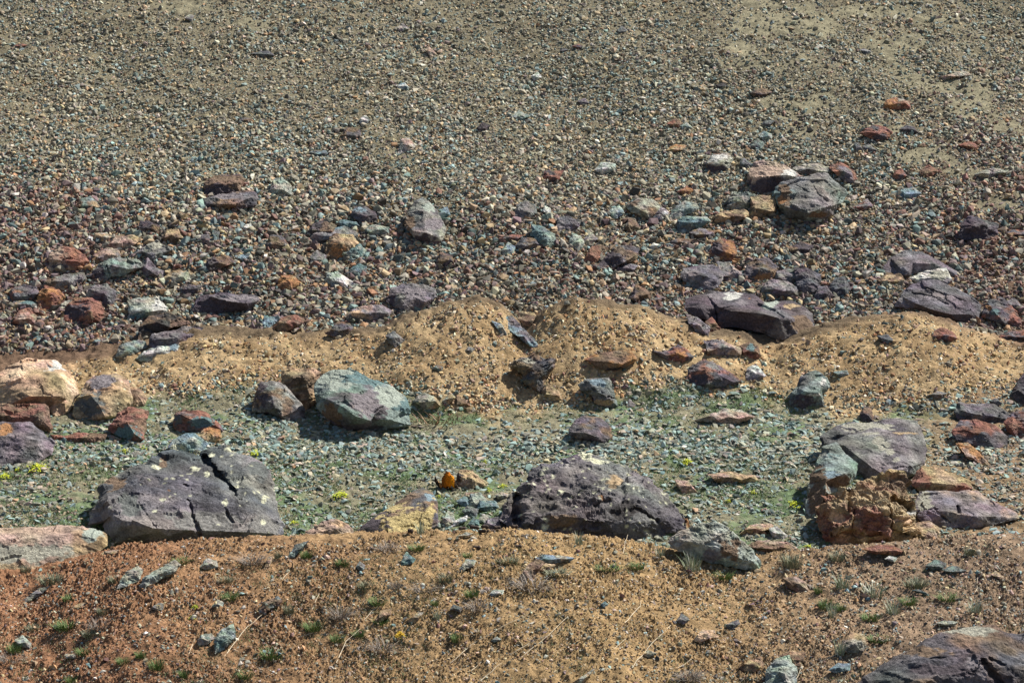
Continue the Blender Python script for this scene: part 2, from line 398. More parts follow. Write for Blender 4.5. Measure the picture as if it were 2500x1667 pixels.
    c1, c2_ = CO[cc[0]], CO[cc[1] if len(cc) > 1 else cc[0]]
    m = sstep(-.25, .35, fbm(sk[:, 0]*1.4, sk[:, 1]*1.4, sk[:, 2]*1.4, 4, .6))
    col = lerp3(c1, c2_, m)*(1 + .45*fbm(sk[:, 0]*6, sk[:, 1]*6, sk[:, 2]*6, 4, .65) - .25*np.clip(d2-.3, 0, 1))[:, None]
    col = col*(1 + .12*np.stack([vnoise(sk[:, 0]*3+j*7, sk[:, 1]*3, sk[:, 2]*3) for j in range(3)], -1))
    for pa in patches:     # (x, y, rx, ry, colour), some painting shade onto faces
        (pu, pv), s_ = to_src(fr, pa[:2]), FR[fr][2]
        dd = np.sqrt(((us-pu)/(pa[2]/s_))**2 + ((vs-pv)/(pa[3]/s_))**2) + .5*d1 - .3*d2 + .3*fb + .35*fbm(sk[:, 0]*9, sk[:, 1]*9, sk[:, 2]*9, 3)
        g = (1 - sstep(.78, .98, dd))*front; col = lerp3(col, np.array(CO[pa[4]])*np.ones((len(V), 1)), g)
    for i in range(lichen):
        j = r.integers(0, len(V)); rr = size*r.uniform(.006, .03)*r.uniform(.4, 1); g = 1 - sstep(.75, .95, np.linalg.norm(V-V[j], axis=1)/rr*.8 + .5*d1 + .35*fb)
        col = lerp3(col, np.array(CO['C'])*r.uniform(.7, 1.1), g)
    org = np.array([V2[:, 0].mean(), V2[:, 1].mean(), V2[:, 2].min()])
    nm = name or ('boulder' if wpx > 115 else ('rock' if wpx > 38 else 'stone'))
    o = obj(nm, np_mesh(nm, V2-org, F, np.clip(col, .01, .9), M_ROCK), None, org)
    tag(o, label, nm.replace('_', ' '), ROCK_GROUP)
    if short: anchors.append((cx, cy, short, layer))
    return o

R = lambda *a, **k: rock(*a, **k)
# --- foreground rim and valley floor, left
R('A', [(545,585),(600,500),(622,430),(605,370),(640,330),(740,265),(890,200),(935,140),(1050,108),(1150,120),(1235,150),(1240,112),(1300,88),(1400,95),(1500,130),(1620,190),(1690,280),(1720,400),(1750,520),(1785,680),(1500,700),(1060,700),(680,720),(650,650),(635,590),(650,560)],
  [[(640,340,.02),(690,440,.10),(640,560,.05)], [(690,445,.12),(700,520,.17),(760,560,.23),(830,565,.27),(900,590,.28),(960,608,.27),(1050,655,.18)],
   [(740,270,.0),(850,290,.1),(850,420,.15),(830,560,.2)], [(1000,330,.13),(1200,450,.17),(1400,470,.17),(1600,500,.12)], [(1150,200,.05),(1300,250,.08),(1500,300,.07)], [(960,608,.22),(1200,620,.18),(1500,630,.14),(1700,640,.08)]],
  'HY', 'big dark grey boulder with pale lichen spots and deep diagonal cracks at the mound rim', 'lichen spotted boulder', lean=1.15, rough=.034, crag=.006, lichen=60,
  cracks=[(24, 3.6, [(1265,165),(1340,260),(1420,340),(1490,430)]), (15, 3, [(1165,440),(1190,530),(1240,640)]), (11, 3, [(1100,285),(1150,350),(1220,405)]), (11, 3, [(1390,490),(1440,570)]), (9, 2, [(830,290),(850,230),(890,200)]), (8, 2, [(860,450),(930,560),(965,600)])],
  patches=[(968,225,30,20,'C'),(1030,305,14,10,'C'),(1225,228,14,12,'C'),(1285,262,16,12,'C'),(1045,380,16,12,'O'),(1020,400,12,10,'O'),(1060,360,14,12,'C'),(1570,400,28,22,'C'),(1395,455,24,18,'C'),(1010,185,24,30,'B'),(1080,400,24,14,'C'),(950,330,150,60,'P'),(800,470,70,70,'S'),(1250,560,200,60,'Y'),(1600,250,80,60,'S'),(720,340,90,60,'B'),(1650,580,100,70,'Y'),(1310,150,16,12,'C'),(1420,120,20,8,'C'),(1640,420,14,14,'C')])
R('A', [(-60,606),(200,592),(430,588),(600,600),(655,650),(668,720),(560,790),(400,860),(-60,960)], [[(-20,690,.12),(150,672,.14),(350,660,.14),(500,640,.12),(620,690,.1)]],
  'IN', 'long pale pink slab half hidden behind the mound at the left edge', 'pale pink slab', lean=1.6, rough=.03, patches=[(590,640,70,60,'K'),(150,760,300,60,'L')], name='slab')
R('A', [(1045,112),(1075,60),(1150,26),(1215,24),(1262,60),(1290,84),(1240,135),(1150,140)], [[(1100,80,.1),(1200,70,.15)]], 'UK', 'small blue grey rock poking up behind the lichen spotted boulder', patches=[(1110,110,40,30,'C')])
R('D', [(1335,870),(1370,830),(1410,812),(1480,830),(1492,880),(1430,925),(1350,920)], [], 'ON', 'orange brown rock behind the lichen spotted boulder', 'orange brown rock')
R('D', [(1175,790),(1185,720),(1235,698),(1290,700),(1390,700),(1450,750),(1490,832),(1400,850),(1300,835),(1200,835)], [[(1235,730,.25),(1265,790,.1),(1300,760,.25),(1380,745,.25),(1450,800,.15)]], 'RP', 'reddish rock with a teal face and a dark notch', patches=[(1375,780,75,35,'T'),(1205,770,30,60,'S')])
R('D', [(730,830),(750,790),(810,720),(865,678),(950,684),(1002,720),(985,800),(962,905),(900,915),(830,885),(760,850)], [[(760,800,.1),(860,775,.28),(905,850,.28),(960,890,.15)], [(860,775,.28),(930,720,.15),(985,730,.05)]], 'RB', 'angular rust topped rock with a black green underside', 'rust topped rock', patches=[(850,850,75,45,'T')])
R('D', [(500,725),(508,640),(555,560),(600,495),(680,455),(780,452),(850,488),(885,600),(880,665),(820,722),(740,752),(620,758),(520,748)], [[(520,610,.1),(610,590,.24),(670,660,.26),(710,740,.2)], [(640,520,.12),(760,540,.25),(830,620,.18)]], 'NI', 'rounded speckled pink and grey boulder with a dark green lower corner', 'speckled pink boulder', rough=.035, patches=[(600,680,95,80,'S'),(700,500,70,40,'M')], lichen=8)
R('D', [(860,520),(905,515),(965,590),(990,610),(970,672),(890,675),(850,620)], [], 'NB', 'brown stone leaning behind the speckled pink boulder')
R('D', [(-90,720),(-90,450),(60,395),(180,345),(250,360),(370,362),(465,420),(520,520),(552,592),(500,645),(400,700),(250,720)], [[(-50,470,.1),(110,450,.2),(260,470,.26),(420,480,.2),(500,560,.1)], [(110,450,.2),(200,600,.3),(400,600,.26)]],
  'EN', 'large peach coloured boulder with white streaks at the left edge', 'peach boulder', rough=.03, patches=[(400,400,90,30,'W'),(200,380,120,25,'E')])
R('D', [(-90,640),(-90,510),(60,480),(160,500),(272,560),(275,610),(210,650),(90,665)], [[(-60,570,.25),(60,600,.32),(200,585,.3),(262,575,.2)]], 'ER', 'thick peach ledge jutting out below the peach boulder', patches=[(180,545,80,22,'W')], name='slab')
R('D', [(345,640),(365,580),(420,562),(468,605),(486,668),(440,712),(375,735),(342,700)], [[(380,640,.2),(440,650,.22)]], 'NE', 'rounded tan rock tucked under the right side of the peach boulder', rough=.03)
R('D', [(-90,850),(-90,655),(90,660),(260,640),(342,690),(345,830),(250,838),(100,800)], [[(-30,740,.12),(130,730,.2),(260,740,.22)]], 'RB', 'rough red brown rock below the peach ledge', rough=.07)
R('D', [(-90,1080),(-90,770),(90,780),(200,768),(300,838),(372,905),(350,1000),(250,1058),(100,1075)], [[(-30,880,.14),(100,860,.2),(250,900,.2)]], 'MP', 'broad mauve grey boulder at the left edge below the red rock', 'mauve grey boulder', lean=1.3, rough=.03, patches=[(30,830,40,50,'O')])
R('D', [(345,862),(430,868),(520,848),(620,848),(712,862),(700,900),(620,918),(450,905),(375,900)], [[(420,880,.12),(560,880,.15),(660,880,.1)]], 'RB', 'flat dark red slab left of the rust topped rock', name='slab')
R('D', [(1712,700),(1722,600),(1758,512),(1850,500),(1925,530),(1992,612),(2062,692),(2050,745),(1960,765),(1860,735),(1770,715)], [[(1770,520,.05),(1835,570,.25),(1850,660,.3),(1900,740,.15)], [(1835,570,.25),(1930,600,.2),(2010,690,.12)]], 'BY', 'grey brown pointed rock with a black left face', 'grey brown pointed rock', rough=.03, patches=[(1780,620,55,90,'D')])  # dark patch paints the shade of the left face
R('D', [(1888,530),(1908,440),(1960,408),(2060,413),(2160,445),(2170,560),(2120,655),(2065,690),(1990,620)], [[(1960,470,.15),(2060,480,.2),(2090,580,.2)]], 'BN', 'brown upright rock standing between two boulders', strat=14)
R('M', [(718,905),(722,880),(738,856),(765,845),(802,842),(850,868),(895,884),(930,914),(942,945),(946,976),(930,986),(860,992),(790,986),(752,966),(728,935)],
  [[(724,905,.02),(753,918,.30),(790,935,.38),(817,956,.40),(852,966,.3)], [(852,966,.26),(882,932,.24),(936,936,.1)], [(760,870,.02),(800,885,.16),(860,908,.22),(905,908,.08)], [(857,962,.25),(900,965,.2),(940,975,.05)]],
  'GP', 'large green and purple boulder with an overhanging shaded underside', 'large green boulder', rough=.03, crag=.006, lean=1.0, cracks=[(3,1.6,[(855,966),(862,945),(885,930)])],
  patches=[(775,868,55,26,'K'),(920,940,28,40,'T'),(850,870,50,16,'T'),(835,925,48,28,'M'),(905,965,38,20,'G'),(900,905,35,20,'K'),(770,950,42,24,'B')], lichen=6)
R('E', [(548,860),(580,822),(622,808),(700,848),(722,890),(680,905),(620,915)], [], 'NL', 'pale tan stone on the bank foot right of the large green boulder', 'pale tan stone')
R('E', [(725,868),(760,830),(792,812),(812,838),(770,880)], [], 'LN', 'small light wedge stone at the bank foot')
R('E', [(800,872),(828,822),(880,850),(905,888),(860,895)], [], 'NB', 'brown wedge stone beside the small light wedge')
# --- valley floor, middle
R('B', [(140,665),(200,600),(340,500),(480,410),(590,350),(645,380),(682,440),(684,600),(560,640),(370,690),(250,690)],
  [[(180,630,.05),(365,560,.22),(372,600,.22),(378,680,.12)], [(365,545,.22),(480,510,.24),(600,452,.22),(680,445,.12)], [(300,540,.06),(450,450,.08),(590,380,.05)]],
  'BH', 'dark tilted slab with a bright yellow broken side at the mound rim', 'yellow sided slab', lean=1.2, rough=.018, patches=[(300,560,160,120,'D'),(530,570,185,110,'Z'),(640,415,42,34,'U'),(250,640,110,35,'X'),(640,500,50,60,'Z'),(440,590,60,60,'Z')], name='slab')  # yellow side coloured brighter as if sunlit, underside shade painted black
R('A', [(1845,690),(1900,620),(2000,572),(2080,552),(2160,590),(2205,645),(2190,690)], [[(1950,630,.1),(2080,610,.14)]], 'IN', 'low pink tan rock between the lichen spotted boulder and yellow sided slab', rough=.06)
R('B', [(798,320),(800,300),(825,242),(900,250),(935,290),(995,325),(980,348),(900,362),(840,352)], [[(815,280,.2),(880,300,.22),(940,325,.12)]], 'NI', 'tan stone with a black left face just right of the marmot', 'tan stone by the marmot', patches=[(812,285,22,30,'X')])  # black patch stands in for shade on the left side
R('B', [(1050,560),(1065,500),(1100,450),(1160,380),(1210,340),(1240,270),(1330,220),(1440,190),(1550,148),(1640,158),(1700,183),(1850,215),(1960,260),(2000,320),(2080,390),(2160,450),(2235,510),(2270,572),(2240,625),(2000,690),(1600,690),(1250,660),(1110,610)],
  [[(1210,360,.05),(1240,430,.14),(1225,580,.12)], [(1350,330,.12),(1500,380,.18),(1650,350,.2),(1800,380,.2),(1950,440,.15)], [(1300,520,.15),(1500,540,.2),(1700,560,.2),(1900,570,.18),(2100,560,.1)], [(1500,230,.04),(1700,260,.08),(1850,290,.06)]],
  'PY', 'large craggy dark boulder with rough pitted face at the mound rim', 'craggy dark boulder', lean=1.15, rough=.045, crag=.017, lichen=130, cracks=[(40,2.6,[(1175,420),(1165,500),(1180,580)]),(14,2,[(1850,600),(1760,640)]),(10,2.5,[(1380,420),(1450,450),(1540,440)]),(10,2.5,[(1650,470),(1760,440)]),(12,2.5,[(1900,480),(2050,560)]),(9,2,[(1330,480),(1500,500)])],
  patches=[(1590,170,60,25,'C'),(1640,205,60,20,'C'),(1350,250,30,14,'C'),(1690,430,30,14,'O'),(2240,580,30,18,'O'),(1790,300,40,30,'N'),(1920,270,50,25,'M'),(2150,500,90,40,'P'),(1600,290,60,30,'P'),(1850,480,80,50,'X'),(1450,560,100,30,'B')])
for q in [([(800,440),(850,412),(885,430),(880,475),(830,470)],'TU','blue teal shard at the top left of the stone pile'), ([(880,470),(890,400),(950,390),(990,440),(950,480)],'GK','grey green stone at the top of the stone pile'),
          ([(930,490),(950,440),(1030,440),(1058,480),(1000,505)],'TG','teal stone at the right of the stone pile'), ([(835,500),(870,470),(930,490),(920,540),(860,540)],'SG','dark grey stone in the middle of the stone pile'),
          ([(705,570),(745,500),(780,520),(785,580),(730,600)],'KL','pale pointed stone at the left of the stone pile'), ([(760,600),(790,560),(860,530),(862,560),(800,590)],'UW','shiny bluish shard in front of the stone pile'),
          ([(590,610),(640,580),(690,572),(700,600),(640,618)],'SK','dark flat stone between the yellow sided slab and stone pile'), ([(930,560),(960,520),(1000,530),(985,580)],'LK','light stone low in the stone pile'),
          ([(960,600),(1000,550),(1060,540),(1100,600),(1030,620)],'MP','mauve crumbly stone between the pile and craggy dark boulder'), ([(830,420),(860,385),(930,380),(985,410),(930,432)],'BL','brown flat stone above the stone pile'),
          ([(870,585),(900,545),(935,555),(940,590),(900,600)],'TS','teal block at the foot of the stone pile'), ([(1040,400),(1080,385),(1130,395),(1130,420),(1060,425)],'NL','tan stone left of the craggy dark boulder top')]:
    R('B', q[0], [], q[1], q[2], short='stone pile' if 'middle of the' in q[2] else None)
R('E', [(1545,1045),(1580,980),(1650,953),(1740,970),(1800,1020),(1812,1090),(1772,1132),(1700,1112),(1600,1100),(1550,1075)], [[(1560,1060,.1),(1640,1060,.28),(1720,1090,.3),(1780,1100,.1)], [(1620,1000,.12),(1720,1010,.15)]], 'BP', 'rounded purple brown rock on the green slate floor', 'round purple brown rock', rough=.03)
# --- right cluster
R('C', [(772,310),(768,250),(850,200),(950,173),(1080,163),(1150,158),(1290,168),(1322,230),(1342,330),(1332,400),(1280,455),(1200,490),(1100,500),(1040,500),(970,440),(900,350),(850,310)],
  [[(780,290,.02),(900,300,.12),(1000,380,.2),(1100,450,.2),(1200,430,.22),(1300,400,.1)], [(1060,240,.1),(1120,300,.14),(1190,390,.22)], [(950,220,.04),(1060,240,.1),(1220,230,.1),(1310,240,.04)]],
  'PY', 'big purple grey boulder with a pale diagonal vein', 'veined purple boulder', lean=1.0, rough=.025, patches=[(1085,265,26,18,'L'),(1110,300,24,22,'L'),(1140,340,22,22,'L'),(1180,380,22,18,'L'),(1040,240,70,14,'L'),(1210,235,80,7,'N'),(1000,200,120,25,'L')])
R('C', [(710,678),(697,640),(697,580),(720,480),(750,380),(790,310),(858,288),(902,350),(966,400),(966,440),(940,492),(870,545),(815,580),(770,640),(740,685)],
  [[(765,360,.02),(800,490,.3),(800,560,.28),(745,670,.1)], [(800,490,.3),(900,450,.3),(950,430,.15)], [(800,350,.08),(880,400,.15)]],
  'GK', 'tall teal topped rock standing left of the veined purple boulder', 'teal topped rock', rough=.03, patches=[(835,465,55,28,'U'),(850,320,45,30,'T'),(755,560,50,120,'B'),(890,490,60,30,'B')])
R('C', [(742,710),(748,640),(820,560),(900,520),(960,505),(1010,478),(1100,455),(1200,460),(1250,520),(1272,600),(1292,700),(1295,812),(1200,835),(1080,845),(950,845),(870,825),(800,808),(768,750)],
  [[(800,640,.15),(900,620,.25),(980,680,.3),(1100,640,.32),(1200,650,.25)], [(850,740,.2),(980,740,.26),(1100,760,.25),(1230,760,.15)]], 'NR', 'jagged rust and cream breccia rock in front of the veined purple boulder', 'jagged rust rock', rough=.10, crag=.03,
  cracks=[(22,3,[(930,540),(920,600),(960,660)]),(24,3,[(1170,570),(1220,600),(1240,640)]),(14,3,[(840,770),(960,770),(1100,780)]),(12,3,[(1130,640),(1150,740),(1270,790)]),(10,3,[(960,660),(940,760)])],
  patches=[(940,525,30,14,'W'),(1260,660,34,12,'W'),(1060,700,110,70,'R'),(1000,560,100,40,'N'),(1200,700,60,20,'E'),(840,680,30,20,'E'),(1200,490,60,30,'B')])
R('C', [(1240,500),(1310,408),(1380,408),(1480,448),(1570,488),(1592,532),(1500,550),(1400,548),(1300,540)], [[(1300,500,.1),(1400,500,.2),(1540,515,.1)]], 'NR', 'flat orange brown slab behind the jagged rust rock', name='slab', rough=.03)
R('C', [(1270,600),(1300,545),(1400,542),(1500,540),(1610,533),(1700,600),(1820,655),(1838,690),(1700,728),(1560,748),(1420,745),(1330,735),(1290,690)], [[(1330,650,.06),(1450,650,.16),(1600,680,.16),(1750,680,.06)]], 'MI', 'wide pinkish purple boulder low to the ground right of the jagged rust rock', 'wide pinkish boulder', lean=1.2, rough=.025, cracks=[(9,2.5,[(1380,640),(1440,690),(1510,740)]),(12,3,[(1505,625),(1515,655)])], patches=[(1330,600,40,50,'L')])
R('C', [(1285,720),(1350,705),(1402,745),(1385,795),(1300,822)], [], 'NI', 'tan block between the jagged rust rock and wide pinkish boulder')
R('C', [(1000,852),(1080,830),(1150,833),(1222,872),(1160,888),(1050,874)], [], 'RO', 'flat brick red slab below the jagged rust rock', 'brick red slab', name='slab', layer='f')
R('C', [(1488,120),(1520,66),(1570,80),(1660,74),(1750,110),(1805,165),(1740,185),(1650,178),(1560,168),(1505,155)], [[(1520,110,.15),(1600,135,.22),(1730,150,.15)]], 'MP', 'purple rock near the right edge with a dark rounded nose', 'purple rock with a dark nose', patches=[(1515,100,32,40,'S')])
R('C', [(1475,230),(1520,165),(1600,168),(1700,190),(1770,250),(1765,305),(1700,315),(1600,300),(1500,270)], [[(1540,220,.1),(1650,240,.14)]], 'RP', 'red purple boulder below the purple rock with a dark nose', rough=.03)
R('C', [(1755,175),(1800,120),(1880,110),(1900,250),(1820,260),(1770,220)], [], 'PR', 'dull red rock cut off by the right edge')
R('C', [(1498,290),(1560,286),(1620,335),(1668,402),(1630,405),(1565,370)], [], 'IO', 'narrow orange pink slab right of the veined purple boulder', name='slab')
R('C', [(0,500),(0,485),(60,492),(112,552),(40,556)], [], 'IN', 'pink flat stone left of the teal topped rock')
R('C', [(168,452),(300,438),(420,462),(442,490),(370,505),(230,496)], [], 'NI', 'wide flat tan slab on the green valley floor', 'flat tan slab', name='slab')
R('C', [(345,772),(400,722),(500,714),(530,740),(420,775)], [], 'IN', 'pale peach flat stone left of the jagged rust rock')
R('C', [(498,745),(540,733),(592,780),(565,802),(520,785)], [], 'WY', 'small white stone with a dark back left of the jagged rust rock')
R('C', [(388,835),(440,805),(600,818),(648,850),(560,875),(450,866)], [], 'IB', 'pinkish flat slab low between the lichened grey rock and rust rock', name='slab')
R('C', [(108,165),(250,108),(350,108),(415,150),(330,184),(240,190)], [], 'IL', 'pinkish flat slab at the bank foot', name='slab')
R('C', [(-45,810),(-10,765),(60,740),(110,718),(210,708),(280,738),(350,808),(420,860),(462,930),(450,970),(380,970),(240,945),(180,935),(60,880),(-30,845)],
  [[(20,800,.05),(150,830,.1),(260,860,.12),(340,900,.1),(420,930,.05)], [(110,740,.02),(230,760,.05)]], 'LK', 'lichened grey rock sunk into the mound rim', 'lichened grey rock', layer='f', lean=1.3, rough=.035, crag=.012, lichen=25, patches=[(290,850,60,60,'B'),(180,880,60,30,'M')])
# --- foreground
R('C', [(900,1700),(960,1575),(1050,1508),(1150,1448),(1280,1378),(1330,1328),(1430,1288),(1560,1258),(1700,1248),(1790,1288),(1900,1308),(2000,1330),(2060,1700)],
  [[(1100,1560,.05),(1300,1450,.1),(1500,1390,.12),(1700,1340,.1),(1850,1400,.08)], [(1350,1560,.14),(1550,1500,.16),(1640,1440,.15),(1800,1480,.14),(1950,1500,.1)]], 'PB', 'large purple brown boulder filling the bottom right corner', 'corner boulder', layer='f', lean=1.3, rough=.02, crag=.008,
  cracks=[(20,2.5,[(1645,1450),(1690,1510),(1740,1575)]),(12,2.5,[(1680,1440),(1760,1480)]),(8,2,[(1340,1440),(1480,1420)])], patches=[(1600,1540,60,80,'M'),(1560,1280,140,25,'L'),(1400,1500,180,30,'D'),(1300,1400,120,30,'B')])
R('C', [(462,1640),(480,1500),(540,1438),(605,1420),(645,1500),(642,1560),(620,1640)], [[(520,1500,.1),(580,1520,.22),(600,1580,.22)]], 'KG', 'pale green jagged stone at the bottom edge', 'pale green jagged stone', layer='f', rough=.06)
R('C', [(548,1422),(620,1393),(692,1404),(682,1450),(648,1500),(600,1430)], [], 'BN', 'brown plate leaning on the pale green jagged stone', layer='f')
R('C', [(335,1485),(400,1440),(452,1428),(472,1470),(420,1508),(350,1505)], [], 'NB', 'brown half buried stone left of the pale green jagged stone', layer='f')
R('C', [(95,1340),(140,1283),(205,1290),(192,1322),(130,1348)], [], 'IE', 'cream and pink stone on the brown mound', 'cream and pink stone', layer='f')
R('C', [(192,1325),(215,1305),(232,1322),(212,1340)], [], 'EN', 'tiny cream pebble touching the cream and pink stone', layer='f')
R('C', [(5,1235),(30,1198),(66,1220),(60,1246),(20,1248)], [], 'YS', 'dark grey block stone on the brown mound', layer='f')
R('C', [(273,1255),(330,1228),(342,1252),(302,1282),(275,1272)], [], 'HY', 'black grey cobble right of the dark grey block stone', layer='f')
R('C', [(890,1402),(888,1340),(930,1293),(1000,1308),(1022,1360),(995,1405)], [], 'LN', 'grey brown stone standing beside dry white grass', 'grey brown standing stone', layer='f')
R('C', [(573,1008),(640,998),(692,1030),(708,1078),(640,1080),(590,1052)], [[(610,1030,.2),(660,1040,.2)]], 'BI', 'brown flat rock on the mound below the lichened grey rock', layer='f')
R('C', [(1338,942),(1380,908),(1442,930),(1432,958),(1370,964)], [], 'SG', 'dark green flat stone right of the brick red slab', layer='f')
R('C', [(1425,962),(1480,940),(1550,968),(1520,980),(1450,978)], [], 'GS', 'flat grey green shard beside the dark green flat stone', layer='f')
R('C', [(1680,985),(1710,970),(1752,1002),(1730,1012)], [], 'IN', 'pale pink shard near the right edge of the mound', layer='f')
R('C', [(1118,905),(1140,888),(1182,900),(1165,922)], [], 'WK', 'white stone below the brick red slab', layer='f')
R('C', [(1388,1245),(1440,1235),(1505,1240),(1480,1262),(1410,1262)], [], 'LK', 'flat light grey shard above the corner boulder', layer='f')
R('C', [(1268,1072),(1300,1068),(1352,1092),(1345,1100)], [], 'TS', 'thin blue black sliver of slate on the mound', layer='f')
R('C', [(820,1500),(860,1465),(930,1462),(925,1500),(860,1512)], [], 'GU', 'grey blue flat stone left of the corner boulder', layer='f')
R('A', [(733,975),(750,930),(782,880),(850,848),(882,868),(862,930),(800,960)], [[(790,910,.1),(850,890,.14)]], 'LK', 'pale grey leaf shaped stone on the red earth', 'pale leaf shaped stone', layer='f', name='rock')
R('A', [(870,970),(895,905),(1000,850),(1080,808),(1124,830),(1092,872),(960,942),(905,988)], [[(905,925,.2),(1000,885,.2),(1090,845,.1)]], 'LK', 'long pale grey stone on the red earth', 'long pale stone', layer='f', name='rock')
R('A', [(1338,1378),(1333,1290),(1380,1240),(1440,1208),(1458,1280),(1395,1350)], [[(1350,1300,.1),(1400,1310,.18),(1440,1250,.1)]], 'KG', 'green grey pointed stone low on the left mound', 'green pointed stone', layer='f')
R('A', [(1225,1300),(1250,1270),(1310,1260),(1330,1290),(1290,1325),(1235,1330)], [], 'LG', 'half buried grey stone left of the green pointed stone', layer='f')
R('A', [(1612,1115),(1640,1062),(1720,1033),(1752,1060),(1675,1110),(1640,1135)], [[(1650,1085,.2),(1710,1060,.15)]], 'GB', 'dark olive stone on the slope of the mound', 'dark olive stone', layer='f')
R('A', [(92,1302),(140,1273),(192,1320),(182,1348),(120,1338)], [], 'KL', 'light grey stone near the bottom left corner', 'light corner stone', layer='f')
R('A', [(1788,785),(1830,712),(1912,688),(1868,742),(1820,785)], [], 'SG', 'dark green tilted flake below the mound rim', 'dark green flake', layer='f')
R('A', [(138,1055),(240,980),(302,968),(262,1012),(180,1062)], [], 'YL', 'grey sloping shard on the red earth at left', layer='f')
R('A', [(448,1105),(470,1082),(540,1063),(525,1090),(460,1118)], [], 'NL', 'tan bar shaped stone on the red earth', layer='f')
R('A', [(400,1395),(412,1384),(465,1387),(465,1412),(410,1412)], [], 'NW', 'pale tan chip near the bottom left', layer='f')
R('A', [(632,765),(650,750),(735,743),(735,770),(650,778)], [], 'NI', 'flat tan chip just below the lichen spotted boulder', layer='f')
R('A', [(1312,1095),(1350,1050),(1390,1070),(1375,1098)], [], 'KL', 'small grey green wedge on the mound left of the dark olive stone', layer='f')
R('A', [(930,1110),(985,1070),(1020,1075),(1005,1115)], [], 'YN', 'small two toned stone below the long pale stone', layer='f')
R('A', [(1640,850),(1660,790),(1690,780),(1675,840)], [], 'NI', 'thin pink upright chip on the mound', layer='f')
R('A', [(1240,850),(1280,795),(1340,810),(1350,850),(1290,862)], [], 'LK', 'broken pale stones right of the long pale stone', layer='f')
R('B', [(458,835),(468,785),(490,758),(542,800),(520,825)], [], 'TK', 'teal white stone with a black left side on the mound', 'teal white stone', layer='f')
R('B', [(813,866),(860,800),(918,810),(902,842),(835,868)], [[(840,840,.2),(890,825,.15)]], 'LK', 'olive grey wedge stone on the mound', 'olive wedge stone', layer='f')
R('B', [(178,845),(200,813),(232,838),(222,866),(195,868)], [], 'GY', 'small olive grey block left of the teal white stone', layer='f')
R('B', [(1288,795),(1330,773),(1450,778),(1535,790),(1500,812),(1400,824),(1310,818)], [], 'UL', 'thin blue grey plate lying on the mound', 'blue grey plate', layer='f', name='slab')
R('B', [(1195,925),(1235,840),(1288,802),(1342,822),(1300,880),(1262,932)], [], 'BI', 'brown leaning slab under the blue grey plate', layer='f')
R('B', [(1308,870),(1350,824),(1412,835),(1372,872)], [], 'NE', 'peach stone wedged under the blue grey plate', layer='f')
R('B', [(1005,1015),(1030,988),(1092,990),(1082,1018),(1020,1024)], [], 'WK', 'white green stone in the middle of the mound', 'white green stone', layer='f')
R('B', [(1955,1392),(1990,1363),(2045,1382),(1990,1408)], [], 'LN', 'light tan stone low on the right mound', layer='f')
R('B', [(2160,1182),(2200,1148),(2245,1175),(2205,1202)], [], 'YM', 'grey mauve stone at the right of the mound', layer='f')
R('B', [(1012,1304),(1050,1278),(1075,1298),(1035,1314)], [], 'YK', 'grey round stone at the bottom of the mound', layer='f')
R('B', [(285,1195),(330,1120),(392,1108),(392,1142),(332,1185)], [], 'BN', 'dull brown half buried stone on the left mound', layer='f')
R('B', [(488,1185),(560,1130),(596,1128),(545,1192)], [], 'LN', 'olive tan flake right of the dull brown stone', layer='f')
R('B', [(760,1112),(780,1082),(840,1100),(820,1125)], [], 'SB', 'dark low stone below the earth hollow', layer='f')
R('B', [(1500,1575),(1620,1500),(1660,1470),(1640,1500),(1600,1540),(1560,1575)], [], 'LN', 'tan sliver stone at the bottom edge', layer='f')
R('B', [(1690,1080),(1720,1060),(1740,1080),(1710,1100)], [], 'UT', 'small blue grey pebble on the right mound', layer='f')
R('B', [(795,660),(860,632),(905,640),(850,665)], [], 'LN', 'thin tan flake at the mound rim below the stone pile', layer='f')
# --- bank
R('E', [(1155,640),(1222,590),(1225,578),(1310,563),(1400,590),(1442,598),(1432,655),(1392,740),(1362,806),(1310,784),(1252,742),(1240,680),(1180,655)],
  [[(1200,630,.1),(1290,640,.12),(1340,690,.28),(1425,620,.2)], [(1340,690,.28),(1330,780,.15)]], 'BH', 'dark splintered rock like driftwood jutting from the bank', 'splintered dark rock', rough=.06, patches=[(1270,600,50,12,'L'),(1340,640,30,20,'X'),(1360,780,20,20,'X')], strat=12)
R('E', [(1370,805),(1400,740),(1450,780),(1492,812),(1492,852),(1425,855)], [], 'NB', 'tan stone just below the splintered dark rock')
R('E', [(1638,592),(1700,560),(1800,540),(1930,530),(1972,600),(1922,632),(1832,674),(1760,655),(1690,622)], [[(1680,600,.08),(1790,610,.2),(1880,625,.22),(1950,590,.1)]], 'OB', 'rusty orange plate of rock on the bank', 'rusty orange plate', name='slab', rough=.03, patches=[(1830,655,60,12,'X')], strat=10)
R('E', [(2068,542),(2140,552),(2230,500),(2300,540),(2332,580),(2262,612),(2170,602)], [], 'RP', 'reddish stone right of the rusty orange plate', patches=[(2250,560,40,25,'O')])
R('E', [(1598,755),(1650,720),(1792,713),(1812,780),(1852,892),(1790,904),(1700,864),(1690,822),(1620,795)], [[(1670,740,.15),(1700,790,.2),(1780,830,.2)], [(1670,740,.15),(1780,745,.1)]], 'YS', 'dark grey and teal angular rock at the bank foot', 'grey and teal rock', patches=[(1720,740,50,18,'U'),(1740,870,60,25,'N')], cracks=[(7,2.5,[(1690,780),(1750,820),(1840,850)])])
R('E', [(1120,322),(1180,318),(1240,390),(1310,450),(1345,516),(1290,505),(1220,455),(1150,395)], [], 'UM', 'blue grey streaked slab sunk in the bank crest', 'streaked blue slab', name='slab')
R('E', [(1050,350),(1110,370),(1142,435),(1100,425)], [], 'UL', 'faint blue chip left of the streaked blue slab')
